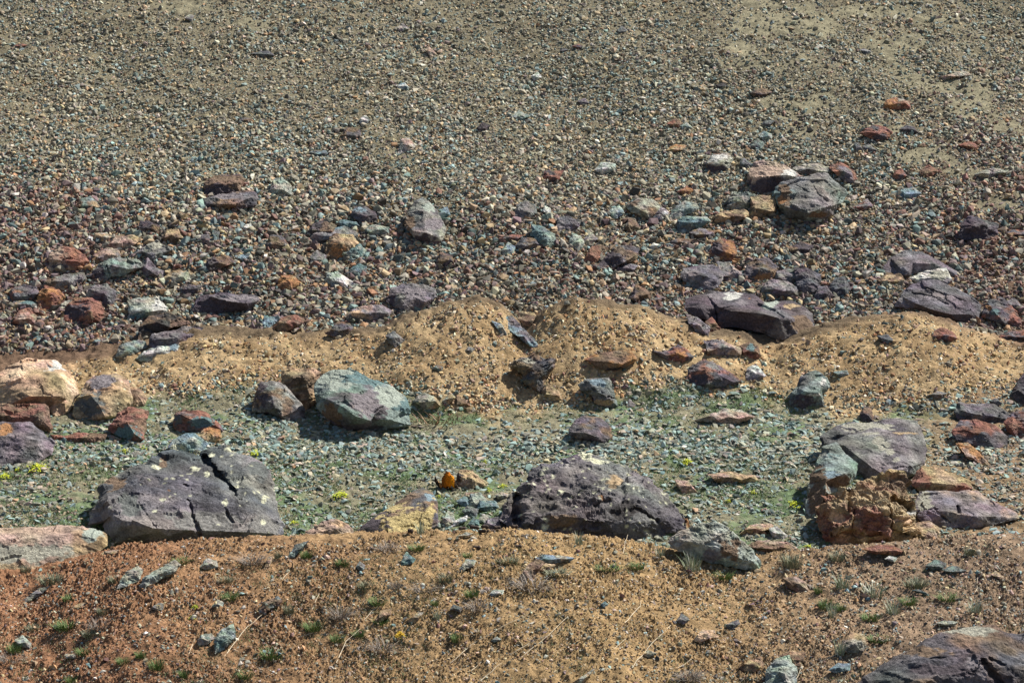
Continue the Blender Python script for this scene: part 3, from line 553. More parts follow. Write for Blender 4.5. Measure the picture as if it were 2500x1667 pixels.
R('E', [(1218,345),(1240,288),(1312,300),(1352,342),(1300,385),(1250,372)], [], 'BN', 'brown rock in the notch of the bank crest')
R('E', [(372,445),(420,418),(492,472),(432,514),(392,484)], [], 'HY', 'small dark grey rock on the left part of the bank', 'small dark bank rock')
R('E', [(500,70),(520,20),(600,-10)], [], 'PB', 'small purple stone among the scree') if False else None
R('E', [(670,655),(700,625),(735,645),(720,672)], [], 'GB', 'olive stone in the middle of the bank')
R('E', [(875,540),(900,512),(935,525),(920,550)], [], 'YL', 'light grey stone in the middle of the bank')
R('E', [(775,400),(800,372),(842,372),(830,412)], [], 'EN', 'cream triangular stone high on the bank')
R('F', [(862,1010),(860,960),(900,890),(940,820),(1020,798),(1092,840),(1112,900),(1062,950),(1072,1028),(1000,1015),(930,1038),(880,1025)], [[(910,900,.1),(950,930,.25),(1040,940,.26),(1060,970,.1)], [(960,850,.06),(1060,890,.12)]], 'GS', 'grey upright rock with a black base on the right of the bank', 'grey upright rock', rough=.045, patches=[(940,1000,70,50,'D'),(1070,870,16,26,'W'),(1020,950,40,8,'W')])  # dark patch at the base is painted shade
R('F', [(195,870),(215,790),(250,760),(310,728),(400,760),(470,800),(542,860),(500,882),(430,898),(320,908),(260,888)], [[(230,800,.05),(320,790,.18),(340,880,.2)], [(320,790,.18),(420,830,.2),(500,870,.08)]], 'PR', 'wine purple pointed boulder at the foot of the bank', 'wine purple boulder', rough=.035, patches=[(260,850,60,40,'D'),(370,770,60,20,'Y')])
R('F', [(308,605),(420,600),(542,658),(542,697),(440,702),(340,697),(328,650)], [], 'MI', 'pink flat slab below the long purple slab', name='slab')
R('F', [(538,645),(600,618),(650,640),(672,700),(640,724),(570,702)], [], 'RB', 'rust brown rock right of the pink flat slab', patches=[(610,650,30,20,'T')])
R('F', [(578,855),(590,780),(640,758),(702,830),(650,858)], [], 'MW', 'little mauve and white rock right of the wine purple boulder')
R('F', [(1748,565),(1830,518),(1900,550),(1928,592),(1870,614),(1800,592)], [], 'RP', 'reddish stone on the right part of the bank', 'reddish bank stone')
R('F', [(1418,575),(1480,568),(1528,610),(1480,624),(1430,598)], [], 'DH', 'dark flat stone high on the right bank')
R('F', [(1308,1075),(1330,1028),(1380,1035),(1392,1125),(1320,1115)], [], 'BD', 'dark brown rock above the veined purple boulder')
R('F', [(1138,805),(1220,793),(1232,820),(1180,838)], [], 'GS', 'grey green flat stone right of the grey upright rock')
R('F', [(1738,955),(1800,928),(1862,940),(1820,978)], [], 'YB', 'grey stone on the right of the bank')
R('F', [(2270,960),(2310,880),(2370,790),(2400,1010),(2330,1000)], [], 'DP', 'dark purple boulder cut off by the right edge')
R('F', [(2138,990),(2170,970),(2215,1005),(2180,1020)], [], 'SH', 'small blue black stone near the right edge')
R('F', [(1462,1005),(1480,975),(1505,985),(1495,1015)], [], 'UY', 'small blue stone low on the right bank')
# --- upper slope, right
R('I', [(175,1180),(190,1112),(260,1090),(340,1060),(460,1073),(640,1088),(700,1138),(860,1128),(960,1170),(1012,1220),(1018,1335),(920,1372),(830,1388),(785,1395),(680,1350),(520,1318),(400,1315),(330,1262),(240,1240),(200,1210)],
  [[(190,1170,.02),(290,1180,.14),(390,1190,.06),(405,1175,.14),(480,1195,.26),(600,1210,.3),(700,1220,.32),(790,1245,.28),(850,1255,.22),(960,1240,.08)], [(330,1100,.02),(460,1130,.08),(620,1140,.1),(780,1180,.1),(920,1200,.04)]],
  'PD', 'long purple slab with a weathered top and black front face', 'long purple slab', lean=1.15, rough=.025, cracks=[(10,3,[(385,1170),(395,1240),(400,1310)])],
  patches=[(600,1270,230,65,'D'),(280,1200,90,40,'D'),(480,1110,60,20,'W'),(560,1150,60,22,'M'),(735,1160,55,22,'K'),(870,1170,60,18,'N'),(600,1130,14,8,'O'),(940,1280,60,60,'B'),(380,1110,60,20,'M')], name='boulder')  # dark patches put the shade of the front into its colour
R('I', [(200,1222),(260,1240),(342,1300),(332,1362),(260,1332),(220,1282)], [], 'MP', 'purple grey rock tucked under the left end of the long purple slab')
R('I', [(318,1275),(360,1238),(412,1312),(360,1335)], [], 'RB', 'little red brown wedge under the long purple slab')
R('I', [(1515,1175),(1560,1110),(1580,1060),(1640,1018),(1740,1008),(1820,1000),(1900,1040),(1960,1080),(2040,1110),(2092,1160),(2070,1245),(1960,1280),(1860,1262),(1740,1228),(1640,1190)],
  [[(1580,1110,.05),(1660,1150,.2),(1760,1190,.25),(1880,1220,.26),(2000,1220,.15)], [(1640,1050,.04),(1780,1080,.12),(1920,1130,.14),(2050,1150,.04)]], 'PM', 'big folded purple boulder on the right above the bank', 'folded purple boulder', rough=.035, lean=1.1, patches=[(1740,1215,160,22,'D'),(1940,1250,110,30,'D')],
  cracks=[(8,2,[(1640,1080),(1760,1100),(1870,1160)]),(8,2,[(1700,1050),(1850,1090),(1980,1150)])])
R('I', [(1622,995),(1680,960),(1780,938),(1852,928),(1905,1025),(1800,1035),(1700,1025)], [[(1700,990,.12),(1830,985,.14)]], 'MW', 'pale topped wedge resting behind the folded purple boulder', patches=[(1820,970,60,30,'L')])
R('I', [(1428,950),(1500,860),(1590,812),(1700,820),(1800,870),(1942,952),(1925,985),(1850,968),(1760,948),(1640,968),(1560,985),(1450,970)], [[(1595,820,.0),(1640,895,.16),(1600,965,.2)], [(1640,895,.16),(1780,900,.12),(1900,960,.05)]], 'MP', 'smooth purple boulder with a sharp ridge', 'ridged purple boulder', rough=.02)
R('I', [(1422,1010),(1470,972),(1560,962),(1592,1002),(1520,1034),(1440,1034)], [], 'BN', 'brown rock in front of the ridged purple boulder')
R('I', [(2085,1240),(2095,1190),(2140,1130),(2200,1108),(2270,1160),(2325,1250),(2325,1298),(2240,1308),(2160,1262)], [[(2120,1150,.05),(2160,1200,.2),(2230,1280,.2)], [(2160,1200,.2),(2280,1240,.1)]], 'PR', 'reddish purple angular boulder at the right edge', 'angular red purple boulder', patches=[(2165,1205,25,18,'T'),(2120,1180,20,16,'O')])
R('I', [(2235,1145),(2290,1118),(2340,1170),(2275,1194)], [], 'MP', 'mauve rock behind the angular red purple boulder')
R('I', [(2195,1360),(2260,1330),(2400,1318),(2400,1388),(2210,1390)], [], 'RP', 'dull red rock cut off by the right edge above the bank')
R('I', [(765,520),(758,430),(800,380),(900,358),(1000,328),(1080,318),(1140,358),(1180,388),(1242,450),(1202,512),(1150,565),(1140,595),(1040,628),(960,642),(850,618),(790,560)],
  [[(770,500,.03),(820,530,.2),(900,560,.3),(980,575,.3),(1080,540,.3),(1160,520,.1)], [(860,410,.06),(960,450,.2),(1060,450,.22),(1180,440,.05)], [(980,575,.3),(980,500,.28),(960,450,.2)]],
  'GY', 'large grey green boulder with an orange stained left side', 'large grey green boulder', rough=.035, patches=[(820,460,50,70,'B'),(800,480,30,40,'O'),(1050,590,90,22,'B'),(880,600,100,40,'S')], cracks=[(6,2,[(1000,380),(1040,460),(1100,500)]),(6,2,[(900,400),(980,440)])])
R('I', [(600,400),(598,300),(640,248),(740,248),(840,288),(935,340),(865,368),(800,410),(770,462),(700,450),(620,430)], [[(605,345,.08),(720,340,.28),(830,330,.28),(900,345,.1)], [(650,290,.04),(760,290,.08)]], 'IY', 'pale topped rock with a black front behind the large grey green boulder', 'pale topped black rock', patches=[(700,400,110,55,'D'),(860,320,50,24,'W'),(700,300,90,35,'I')])  # front darkened in colour to imitate its shade
R('I', [(878,292),(950,258),(1050,258),(1135,300),(1100,345),(1000,335),(930,325)], [], 'LY', 'flat grey tan rock behind the top of the grey green boulder')
R('I', [(1108,285),(1180,252),(1262,300),(1288,360),(1240,395),(1170,345)], [], 'MR', 'pink purple rock to the upper right of the grey green boulder')
R('I', [(328,305),(330,250),(370,200),(462,193),(492,230),(472,292),(400,324),(350,315)], [[(340,265,.12),(400,258,.26),(470,245,.12)]], 'LB', 'rounded rock with pale top and black underside on the scree', 'pale topped round rock', patches=[(400,220,50,20,'W'),(400,295,60,22,'D')])  # shade below painted in as a dark patch
R('I', [(538,260),(545,230),(570,228),(612,262),(590,292),(548,280)], [], 'SH', 'small black blue stone left of the pale topped black rock')
R('I', [(455,545),(478,470),(490,433),(600,445),(662,470),(610,540),(560,556),(500,556)], [[(490,470,.05),(520,500,.22),(600,510,.22)]], 'LS', 'striped layered grey rock', 'striped layered rock', strat=26)
R('I', [(608,590),(613,480),(680,468),(762,480),(764,560),(690,585),(625,615)], [], 'BN', 'brown block between the striped layered rock and grey green boulder')
R('I', [(368,610),(430,570),(560,550),(602,570),(580,612),(480,640),(390,636)], [], 'BN', 'flat brown rock below the striped layered rock')
R('I', [(145,700),(143,620),(200,598),(332,598),(348,630),(280,665),(220,698),(170,708)], [[(155,635,.1),(230,640,.25),(330,625,.1)]], 'TK', 'dark teal slab stone with a lit flat top', 'dark teal slab stone', patches=[(190,670,50,30,'S')])
R('I', [(218,700),(280,670),(392,690),(370,722),(280,736)], [], 'MB', 'mauve flat stone below the dark teal slab stone')
R('I', [(88,600),(130,530),(190,498),(262,520),(272,550),(190,592),(150,625),(100,618)], [[(150,560,.15),(220,545,.15)]], 'LG', 'olive green angular rock left of the striped layered rock')
R('I', [(145,440),(200,403),(252,440),(200,464)], [], 'OR', 'small bright orange stone on the scree', 'bright orange stone')
R('I', [(343,830),(370,770),(430,743),(500,760),(522,830),(480,885),(400,872),(355,856)], [], 'BR', 'rusty brown rock with dark left side', 'rusty brown rock', patches=[(480,820,30,50,'O'),(390,800,40,40,'D')])  # left side darkened by a patch of painted shade
R('I', [(845,800),(930,758),(1012,780),(1000,804),(940,834),(860,830)], [], 'BD', 'dark brown flat rock above the purple rocks')
R('I', [(163,985),(180,930),(280,908),(370,910),(432,960),(432,1000),(390,1052),(320,1076),(250,1056),(200,1020)], [[(220,980,.1),(300,970,.2),(380,1000,.16)]], 'MP', 'rounded mauve grey rock above the long purple slab', 'rounded mauve rock', rough=.03)
R('I', [(398,892),(470,898),(542,950),(542,992),(470,1024),(430,985)], [], 'IM', 'pink rock to the right of the rounded mauve rock')
R('I', [(565,970),(590,900),(640,868),(720,868),(782,920),(772,985),(700,1018),(620,1008)], [[(610,930,.05),(680,930,.22),(750,950,.15)]], 'PB', 'purple brown rock with an orange patch above the long purple slab', 'purple brown rock', patches=[(700,980,50,25,'O')])
R('I', [(768,1000),(780,950),(850,928),(912,960),(922,1012),(860,1020)], [], 'MY', 'light grey mauve rock right of the purple brown rock')
R('I', [(675,1085),(700,1020),(760,1000),(860,1018),(915,1060),(912,1106),(800,1110),(700,1100)], [], 'MY', 'flat mauve rock just behind the long purple slab')
R('I', [(905,1040),(880,920),(960,928),(1052,970),(1054,1042),(1000,1098),(930,1096)], [[(920,960,.1),(980,1000,.22),(1030,1040,.1)]], 'DP', 'dark purple jagged rock right of the light mauve rocks', 'dark purple jagged rock', rough=.06)
R('I', [(1018,1115),(1040,1048),(1090,1043),(1134,1100),(1100,1136),(1030,1128)], [], 'PD', 'small purple rock with black left face')
R('I', [(1108,1050),(1150,998),(1200,988),(1244,1060),(1210,1106),(1140,1098)], [], 'DH', 'small black purple rock furthest right of its row')
R('I', [(1308,70),(1380,18),(1450,20),(1508,60),(1485,105),(1420,118),(1360,92)], [[(1350,60,.1),(1420,70,.26),(1480,60,.1)]], 'RP', 'wine red rock with black underside on the sandy upper slope', 'wine red rock', patches=[(1440,90,50,18,'D')])  # shade under the rock put into its colour
R('I', [(1558,45),(1600,18),(1650,28),(1680,68),(1610,66)], [], 'DH', 'black purple stone right of the wine red rock')
R('I', [(1940,720),(1948,650),(2010,598),(2090,618),(2182,650),(2175,722),(2130,758),(2040,742),(1960,748)], [[(1960,670,.08),(2040,665,.26),(2090,650,.2),(2160,680,.1)]], 'DP', 'black purple rock with two lit peaks near the right edge', 'black purple rock', patches=[(2050,700,90,35,'D')])
R('I', [(2232,705),(2280,680),(2400,690),(2400,722),(2260,724)], [], 'RP', 'flat wine red slab at the right edge', name='slab')
R('I', [(2040,328),(2140,288),(2255,300),(2242,332),(2140,350),(2050,340)], [], 'YL', 'long grey stone lying on sand near the right edge', 'long grey stone')
R('I', [(1268,132),(1298,128),(1326,182),(1285,184)], [], 'HY', 'left one of two small dark stones on the sandy slope')
R('I', [(1325,152),(1360,138),(1414,176),(1350,184)], [], 'YH', 'right one of two small grey stones on the sandy slope')
R('I', [(1515,345),(1530,310),(1570,298),(1604,340),(1560,364)], [], 'RP', 'small red stone on the right scree')
R('I', [(1685,310),(1740,273),(1804,310),(1740,354),(1690,335)], [], 'RB', 'reddish brown stone beside the sandy patch')
R('I', [(1265,540),(1350,488),(1384,530),(1320,562)], [], 'MR', 'flat purple stone right of the large grey green boulder')
R('I', [(1565,470),(1570,430),(1640,408),(1694,450),(1640,484)], [], 'UN', 'pale blue and orange stone on the right scree')
R('I', [(598,160),(650,103),(694,130),(672,168),(612,166)], [], 'SG', 'dark olive stone above the pale topped black rock')
R('I', [(1935,142),(2000,118),(2064,150),(2040,174),(1970,160)], [], 'RB', 'red brown flat stone on the right sandy slope')
R('L', [(1445,695),(1480,638),(1530,623),(1624,648),(1624,692),(1560,704)], [], 'RL', 'orange red and grey rock on the sandy upper slope', 'orange red rock', patches=[(1490,665,50,35,'O')])
R('L', [(1818,495),(1970,448),(2014,480),(1850,509)], [], 'LI', 'pale flat slab on the far right upper slope', name='slab')
R('L', [(596,596),(680,563),(744,590),(700,614),(630,614)], [], 'DB', 'dark purple low rock high on the slope')
R('L', [(386,545),(430,530),(464,548),(440,564),(400,562)], [], 'XH', 'small black stone high on the slope')
R('L', [(75,790),(130,758),(174,790),(150,818),(90,808)], [], 'BR', 'brown stone beside a green grey one on the scree')
R('L', [(158,805),(200,783),(234,815),(180,833)], [], 'KG', 'green grey stone beside a brown one on the scree')
R('L', [(683,795),(700,770),(764,768),(724,808)], [], 'SH', 'dark blue stone at the edge of the sand')
R('L', [(655,865),(690,840),(740,855),(740,885),(690,895)], [], 'KT', 'pale teal stone on the upper right scree')
R('L', [(1026,300),(1050,286),(1086,292),(1070,312)], [], 'WL', 'small whitish stone high on the right slope')
R('L', [(1300,320),(1330,310),(1380,330),(1340,345)], [], 'WH', 'white topped stone at the top of the sand patch')
# --- upper slope, centre
R('K', [(425,185),(478,152),(518,185),(472,202)], [], 'ML', 'pale mauve stone near the top of the slope')
R('K', [(617,318),(650,303),(692,345),(660,368)], [], 'LI', 'pair of pale chips high on the slope')
R('K', [(1298,490),(1340,460),(1364,495),(1322,518)], [], 'WK', 'white stone with a black left side high on the slope', 'white black sided stone')
R('K', [(1843,195),(1880,168),(1920,205),(1852,214)], [], 'SH', 'black bluish stone near the top of the slope')
R('K', [(1478,325),(1505,305),(1535,320),(1500,335)], [], 'XH', 'small black stone near the top centre')
R('K', [(1560,295),(1600,285),(1632,300),(1600,315)], [], 'DR', 'small dark purple stone near the top centre')
R('K', [(1596,645),(1640,628),(1668,660),(1622,674)], [], 'PM', 'small purple stone on the central scree')
R('K', [(202,785),(212,752),(242,738),(274,770),(232,798)], [], 'WS', 'white stone on the left centre of the scree', 'white stone on the scree')
R('K', [(85,865),(130,813),(200,828),(214,872),(140,884)], [], 'BP', 'brown purple flat rock left of a pink white stone')
R('K', [(448,970),(470,892),(518,882),(556,940),(505,972)], [[(480,920,.1),(520,930,.2)]], 'IW', 'pink white stone with black left face on the scree', 'pink white stone', patches=[(468,940,14,40,'S')])  # left patch is shade painted over the pink white
R('K', [(1155,755),(1220,710),(1294,742),(1232,768)], [], 'KG', 'pale green flat stone in the middle of the scree')
R('K', [(436,548),(488,528),(520,562),(470,574)], [], 'WU', 'pale blue white stone on the upper scree')
R('K', [(952,815),(990,782),(1034,800),(1010,838),(968,838)], [], 'XD', 'small black ring like stone in the middle of the scree')
R('K', [(1695,550),(1725,540),(1740,560),(1715,568)], [], 'XS', 'tiny black stone right of centre on the upper scree')
R('K', [(262,490),(330,450),(325,475),(280,492)], [], 'NK', 'pale tan triangular chip upper left of centre')
R('K', [(2160,960),(2220,920),(2285,930),(2270,955),(2200,975)], [], 'NO', 'flat tan orange stone on the scree')
R('J', [(1700,365),(1760,350),(1810,345),(1855,375),(1790,390)], [], 'SH', 'dark slate stone on the upper left scree', 'dark slate stone')
R('J', [(1245,125),(1275,100),(1310,105),(1295,145)], [], 'YL', 'small grey stone near the top left sand patch')
R('J', [(2070,1040),(2120,1020),(2200,1020),(2215,1045),(2140,1060)], [], 'HU', 'blue black flat stone left of the pink white stone')
R('J', [(95,310),(140,295),(190,305),(140,325)], [], 'RX', 'red flat stone near the left edge')
R('J', [(1620,815),(1650,795),(1700,805),(1680,830)], [], 'PB', 'small purple brown stone on the left scree')
R('H', [(488,650),(510,580),(560,500),(600,478),(650,508),(692,560),(742,640),(758,700),(722,750),(640,768),(570,748),(540,710),(500,670)],
  [[(500,640,.03),(560,640,.1),(545,690,.16),(620,700,.3),(700,730,.15)], [(590,520,.04),(620,600,.16),(620,700,.3)], [(620,600,.16),(700,640,.12)]], 'LY', 'tall grey boulder with a pale green crest in the middle of the scree', 'tall grey boulder', rough=.04, patches=[(645,540,35,35,'K'),(620,745,80,30,'D'),(520,640,30,40,'B'),(680,640,50,35,'M')])
R('H', [(148,590),(170,540),(240,538),(312,570),(312,625),(240,646),(180,618)], [[(180,580,.1),(240,590,.25),(300,590,.1)]], 'PD', 'dark purple rock with a teal tip', 'teal tipped rock', patches=[(205,555,35,15,'U')])
R('H', [(73,635),(90,618),(180,633),(204,660),(130,674)], [], 'UT', 'flat teal stone left of the teal tipped rock')
R('H', [(238,680),(290,648),(384,670),(384,705),(290,726)], [], 'GL', 'grey green flat stone below the teal tipped rock')
R('M', [(708,530),(718,515),(742,506),(772,518),(770,540),(715,548)], [], 'BD', 'dark brown rock behind the grey capped rock')
R('M', [(710,550),(730,524),(790,520),(824,535),(812,553),(780,556),(722,560)], [[(725,540,.15),(770,545,.24),(810,540,.1)]], 'YU', 'grey capped rock with a smooth rounded top', 'grey capped rock')
R('M', [(750,592),(750,552),(770,538),(810,540),(824,560),(800,582),(770,600)], [[(765,560,.15),(795,565,.22)]], 'BN', 'orange brown block in front of the grey capped rock', patches=[(775,575,20,20,'O')])
R('M', [(780,590),(800,565),(825,560),(842,575),(830,595)], [], 'TK', 'teal stone at the right foot of the grey capped rock')
R('M', [(712,592),(728,575),(748,588),(745,600),(722,602)], [], 'YM', 'small grey stone left of the orange brown block')
R('H', [(126,960),(150,930),(200,898),(242,920),(238,968),(150,974)], [], 'TS', 'dark teal angular stone on the left scree', 'dark teal angular stone')
R('H', [(-8,1000),(-2,955),(60,948),(130,990),(194,1032),(140,1056),(30,1050)], [[(20,1000,.15),(100,1020,.2)]], 'KW', 'pale green wedge rock left of the shiny purple boulder', 'pale green wedge')
R('H', [(380,1140),(410,1060),(480,1028),(560,1032),(610,1038),(672,1058),(694,1110),(645,1160),(590,1198),(520,1210),(480,1190),(420,1172)], [[(410,1110,.03),(460,1120,.14),(490,1180,.12)], [(460,1120,.14),(560,1110,.2),(620,1140,.24),(680,1115,.08)]], 'MP', 'shiny lavender purple boulder resting on the crest of the bank', 'shiny purple boulder', rough=.04, patches=[(540,1110,70,50,'M'),(660,1160,30,20,'D'),(410,1120,25,40,'D')])
R('H', [(125,1240),(160,1190),(250,1168),(340,1163),(404,1200),(384,1245),(300,1266),(220,1256)], [], 'MI', 'pale mauve flat boulder left of the shiny purple boulder', 'pale mauve boulder', patches=[(170,1220,40,25,'E')])
R('H', [(698,890),(720,828),(792,848),(804,892),(752,920)], [], 'BD', 'brown stone with dark foot below the tall grey boulder')
R('H', [(712,556),(760,538),(784,590),(740,604)], [], 'TU', 'teal stone just right of the tall grey boulder')
R('H', [(1192,600),(1210,530),(1260,498),(1322,528),(1334,575),(1260,616)], [[(1220,560,.15),(1280,570,.24)]], 'SY', 'dark grey green cobble in the middle of the scree', 'dark cobble')
R('H', [(1368,565),(1390,528),(1422,550),(1418,590)], [], 'WU', 'bright white stone right of the dark cobble')
R('H', [(1452,690),(1470,608),(1530,598),(1614,620),(1602,665),(1540,696)], [[(1490,640,.12),(1570,650,.15)]], 'MP', 'mauve rock on the central scree', 'mauve rock')
R('H', [(1312,715),(1303,650),(1370,668),(1442,710),(1454,765),(1400,796),(1340,755)], [[(1330,690,.1),(1400,740,.24),(1440,740,.1)]], 'GT', 'grey rock with a teal left side below the dark cobble', 'teal sided rock', patches=[(1325,700,30,45,'T')])
R('H', [(1198,780),(1250,738),(1320,738),(1354,780),(1290,810),(1220,806)], [], 'PB', 'purple brown rock left of the teal sided rock')
R('H', [(1106,740),(1180,713),(1244,720),(1200,754)], [], 'PR', 'flat purple stone touching the purple brown rock')
R('H', [(1108,820),(1150,768),(1194,790),(1182,840),(1130,840)], [], 'UK', 'light teal stone below the purple brown rock')
R('H', [(1538,770),(1560,708),(1612,720),(1634,770),(1600,815),(1552,800)], [], 'GK', 'green grey rock right of the teal sided rock')
R('H', [(1628,748),(1680,698),(1724,740),(1680,774)], [], 'ML', 'pale mauve stone right of the green grey rock')
R('H', [(1634,880),(1680,800),(1740,778),(1784,810),(1740,856),(1700,895),(1640,896)], [], 'BR', 'reddish brown rock left of the wedge shaped brown boulder')
R('H', [(1705,928),(1760,860),(1830,800),(1900,778),(1984,800),(1964,875),(1900,898),(1820,922),(1740,936)], [[(1840,805,.02),(1855,850,.2),(1890,890,.22)], [(1855,850,.2),(1960,850,.08)]], 'BP', 'wedge shaped brown purple boulder with a dark left face', 'brown wedge boulder', patches=[(1790,880,80,50,'D')])  # shade of the left face painted as a dark patch
R('H', [(1836,938),(1890,893),(1974,910),(1940,954),(1860,956)], [], 'PM', 'flat purple stone below the wedge shaped brown boulder')
R('H', [(1376,350),(1390,308),(1440,310),(1504,303),(1472,362),(1420,380)], [], 'DR', 'dark red brown stone high in the middle of the scree', 'dark red brown stone')
R('H', [(1706,300),(1750,253),(1832,258),(1834,302),(1750,328)], [], 'KW', 'pale green white stone right of the dark red brown stone')
R('H', [(1906,530),(1980,478),(2072,488),(2114,530),(2102,585),(2050,626),(1980,590),(1930,570)], [[(1950,530,.1),(2040,580,.24),(2090,560,.1)]], 'LB', 'tan grey lumpy rock left of the olive angular rock', 'tan grey lumpy rock')
R('H', [(2078,600),(2130,533),(2174,570),(2132,626)], [], 'WD', 'white and black stone touching the tan grey lumpy rock')
R('H', [(1896,680),(1920,608),(1962,620),(2006,692),(1940,698)], [], 'BY', 'grey brown stone below the tan grey lumpy rock')
R('H', [(1786,570),(1860,528),(1894,580),(1830,614)], [], 'KU', 'pale teal crumbly stone left of the tan grey lumpy rock')
R('H', [(1926,1120),(1970,1038),(2064,1080),(2050,1126),(1980,1150)], [], 'BD', 'brown pyramid stone above the right part of the bank')
R('H', [(2080,1130),(2100,1090),(2155,1120),(2120,1150)], [], 'MR', 'small pinkish stone right of the brown pyramid stone')
R('H', [(2160,770),(2240,735),(2330,745),(2300,780),(2200,785)], [], 'PB', 'purple brown flat rock above the rusty brown rock')
# --- upper slope, left
R('G', [(1375,215),(1378,130),(1440,88),(1560,78),(1620,78),(1654,110),(1612,195),(1500,198),(1450,218)], [[(1400,145,.12),(1480,135,.28),(1600,130,.22)], [(1480,135,.28),(1500,190,.1)]], 'BD', 'upper dark brown rock of the stacked pair on the left scree', 'stacked dark pair', patches=[(1480,170,100,35,'D'),(1520,100,90,20,'B')])
R('G', [(1375,310),(1388,240),(1500,203),(1620,188),(1720,188),(1744,230),(1722,280),(1620,308),(1500,308)], [[(1395,270,.1),(1480,270,.22),(1580,275,.28),(1700,225,.12)]], 'PB', 'lower dark purple rock of the stacked pair on the left scree', patches=[(1560,220,120,20,'M')])
R('G', [(1826,190),(1850,108),(1900,98),(1964,150),(1964,205),(1880,202)], [], 'KL', 'pale green grey rock right of the stacked dark pair')
R('G', [(496,298),(550,240),(610,218),(664,270),(684,305),(580,312)], [], 'GB', 'olive brown low rock on the upper left scree', 'olive brown low rock', patches=[(640,270,20,25,'N')])
R('G', [(942,448),(950,388),(1000,388),(1074,420),(1064,460)], [], 'BD', 'brown stone with a dark left face on the left scree')
R('G', [(1092,500),(1130,448),(1200,448),(1234,500),(1170,540),(1120,528)], [], 'NB', 'yellow brown rounded rock on the left scree', 'yellow brown rock')
R('G', [(716,560),(790,488),(900,483),(964,510),(870,575),(780,576)], [], 'NI', 'flat tan slab left of the yellow brown rock', name='slab')
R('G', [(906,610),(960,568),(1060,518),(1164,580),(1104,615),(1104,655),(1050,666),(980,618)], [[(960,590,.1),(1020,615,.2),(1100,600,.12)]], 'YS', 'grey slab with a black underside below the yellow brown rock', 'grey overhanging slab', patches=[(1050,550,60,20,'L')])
R('G', [(1376,720),(1400,658),(1440,628),(1540,628),(1594,660),(1500,698),(1420,738)], [], 'BD', 'black brown wedge rock on the left centre scree', 'black brown wedge')
R('G', [(1588,625),(1640,612),(1684,625),(1650,660)], [], 'UT', 'flat blue teal stone right of the black brown wedge')
R('G', [(1102,775),(1160,728),(1280,718),(1324,760),(1260,796),(1130,806)], [[(1150,765,.1),(1240,765,.22)]], 'NL', 'pale cream slab on the left scree', 'pale cream slab', name='slab')
R('G', [(1796,550),(1830,488),(1900,488),(1944,540),(1900,582),(1830,578)], [], 'PB', 'purple brown rock right of the flat blue teal stone')
R('G', [(1876,830),(1900,758),(1980,758),(2024,800),(1970,860),(1910,856)], [[(1900,800,.1),(1960,800,.22)]], 'ON', 'bright orange brown rock on the left scree', 'bright orange brown rock')
R('G', [(326,700),(340,610),(420,568),(500,568),(560,618),(604,660),(530,715),(430,728),(350,720)], [[(370,650,.1),(450,650,.22),(550,660,.15)]], 'IR', 'pink and rust rock in the left heap', 'pink and rust rock', patches=[(400,700,60,16,'D')])
R('G', [(286,840),(320,780),(430,748),(560,738),(584,780),(500,836),(380,856)], [[(340,800,.1),(450,790,.2),(560,775,.1)]], 'YB', 'long grey rock in the left heap', 'long grey rock')
R('G', [(636,620),(720,568),(800,578),(814,640),(720,666),(650,650)], [], 'IM', 'pinkish rounded rock at the top of the left heap')
R('G', [(585,760),(700,658),(800,628),(930,650),(954,700),(850,746),(760,760),(690,796)], [[(660,730,.1),(760,690,.22),(870,710,.18)]], 'YG', 'dark edged grey rock in the middle of the left heap', 'dark edged grey rock', patches=[(650,740,60,50,'D')], cracks=[(8,2.5,[(720,690),(740,740)])])
R('G', [(946,700),(1000,638),(1060,700),(1114,730),(1104,775),(990,766)], [], 'MP', 'mauve rock at the right end of the left heap')
R('G', [(72,900),(80,850),(150,820),(240,830),(274,880),(200,935),(90,940)], [], 'PR', 'flat purple rock at the left end of the heap', 'flat purple rock')
R('G', [(78,945),(100,922),(200,925),(262,950),(240,980),(90,975)], [], 'NY', 'tan ledge under the flat purple rock', patches=[(200,930,60,12,'T')])
R('G', [(248,900),(300,818),(400,850),(444,900),(390,955),(350,996),(270,990)], [[(280,900,.1),(350,900,.22)]], 'RO', 'rust red rock right of the flat purple rock')
R('G', [(586,895),(620,820),(720,808),(784,860),(775,925),(740,968),(700,968),(640,916)], [[(630,860,.1),(700,870,.22),(740,930,.15)]], 'YP', 'grey purple rounded rock above the brick red cube', rough=.05)
R('G', [(376,985),(440,928),(494,918),(484,954),(400,990)], [], 'LK', 'pale grey shard left of the brick red cube')
R('G', [(438,1060),(442,980),(500,913),(620,903),(680,938),(719,1022),(682,1068),(620,1083),(520,1066)], [[(455,960,.05),(600,930,.15),(615,1000,.28),(615,1070,.15)], [(600,930,.15),(680,960,.08)]], 'RB', 'brick red cube shaped rock on the left scree', 'brick red cube', patches=[(520,1010,85,60,'D'),(660,1010,40,50,'R')])
R('G', [(82,1070),(130,998),(190,983),(239,1030),(234,1076),(150,1092)], [], 'RI', 'rounded red brown rock near the left edge', 'rounded red brown rock')
R('G', [(866,1055),(870,930),(950,903),(1060,908),(1134,970),(1124,1004),(1010,1028),(920,1058)], [[(885,990,.12),(1000,1000,.24),(1100,985,.12)]], 'KL', 'pale green white rock with a teal lower edge', 'pale green white rock', patches=[(950,1035,90,18,'T'),(1080,960,40,40,'W')])
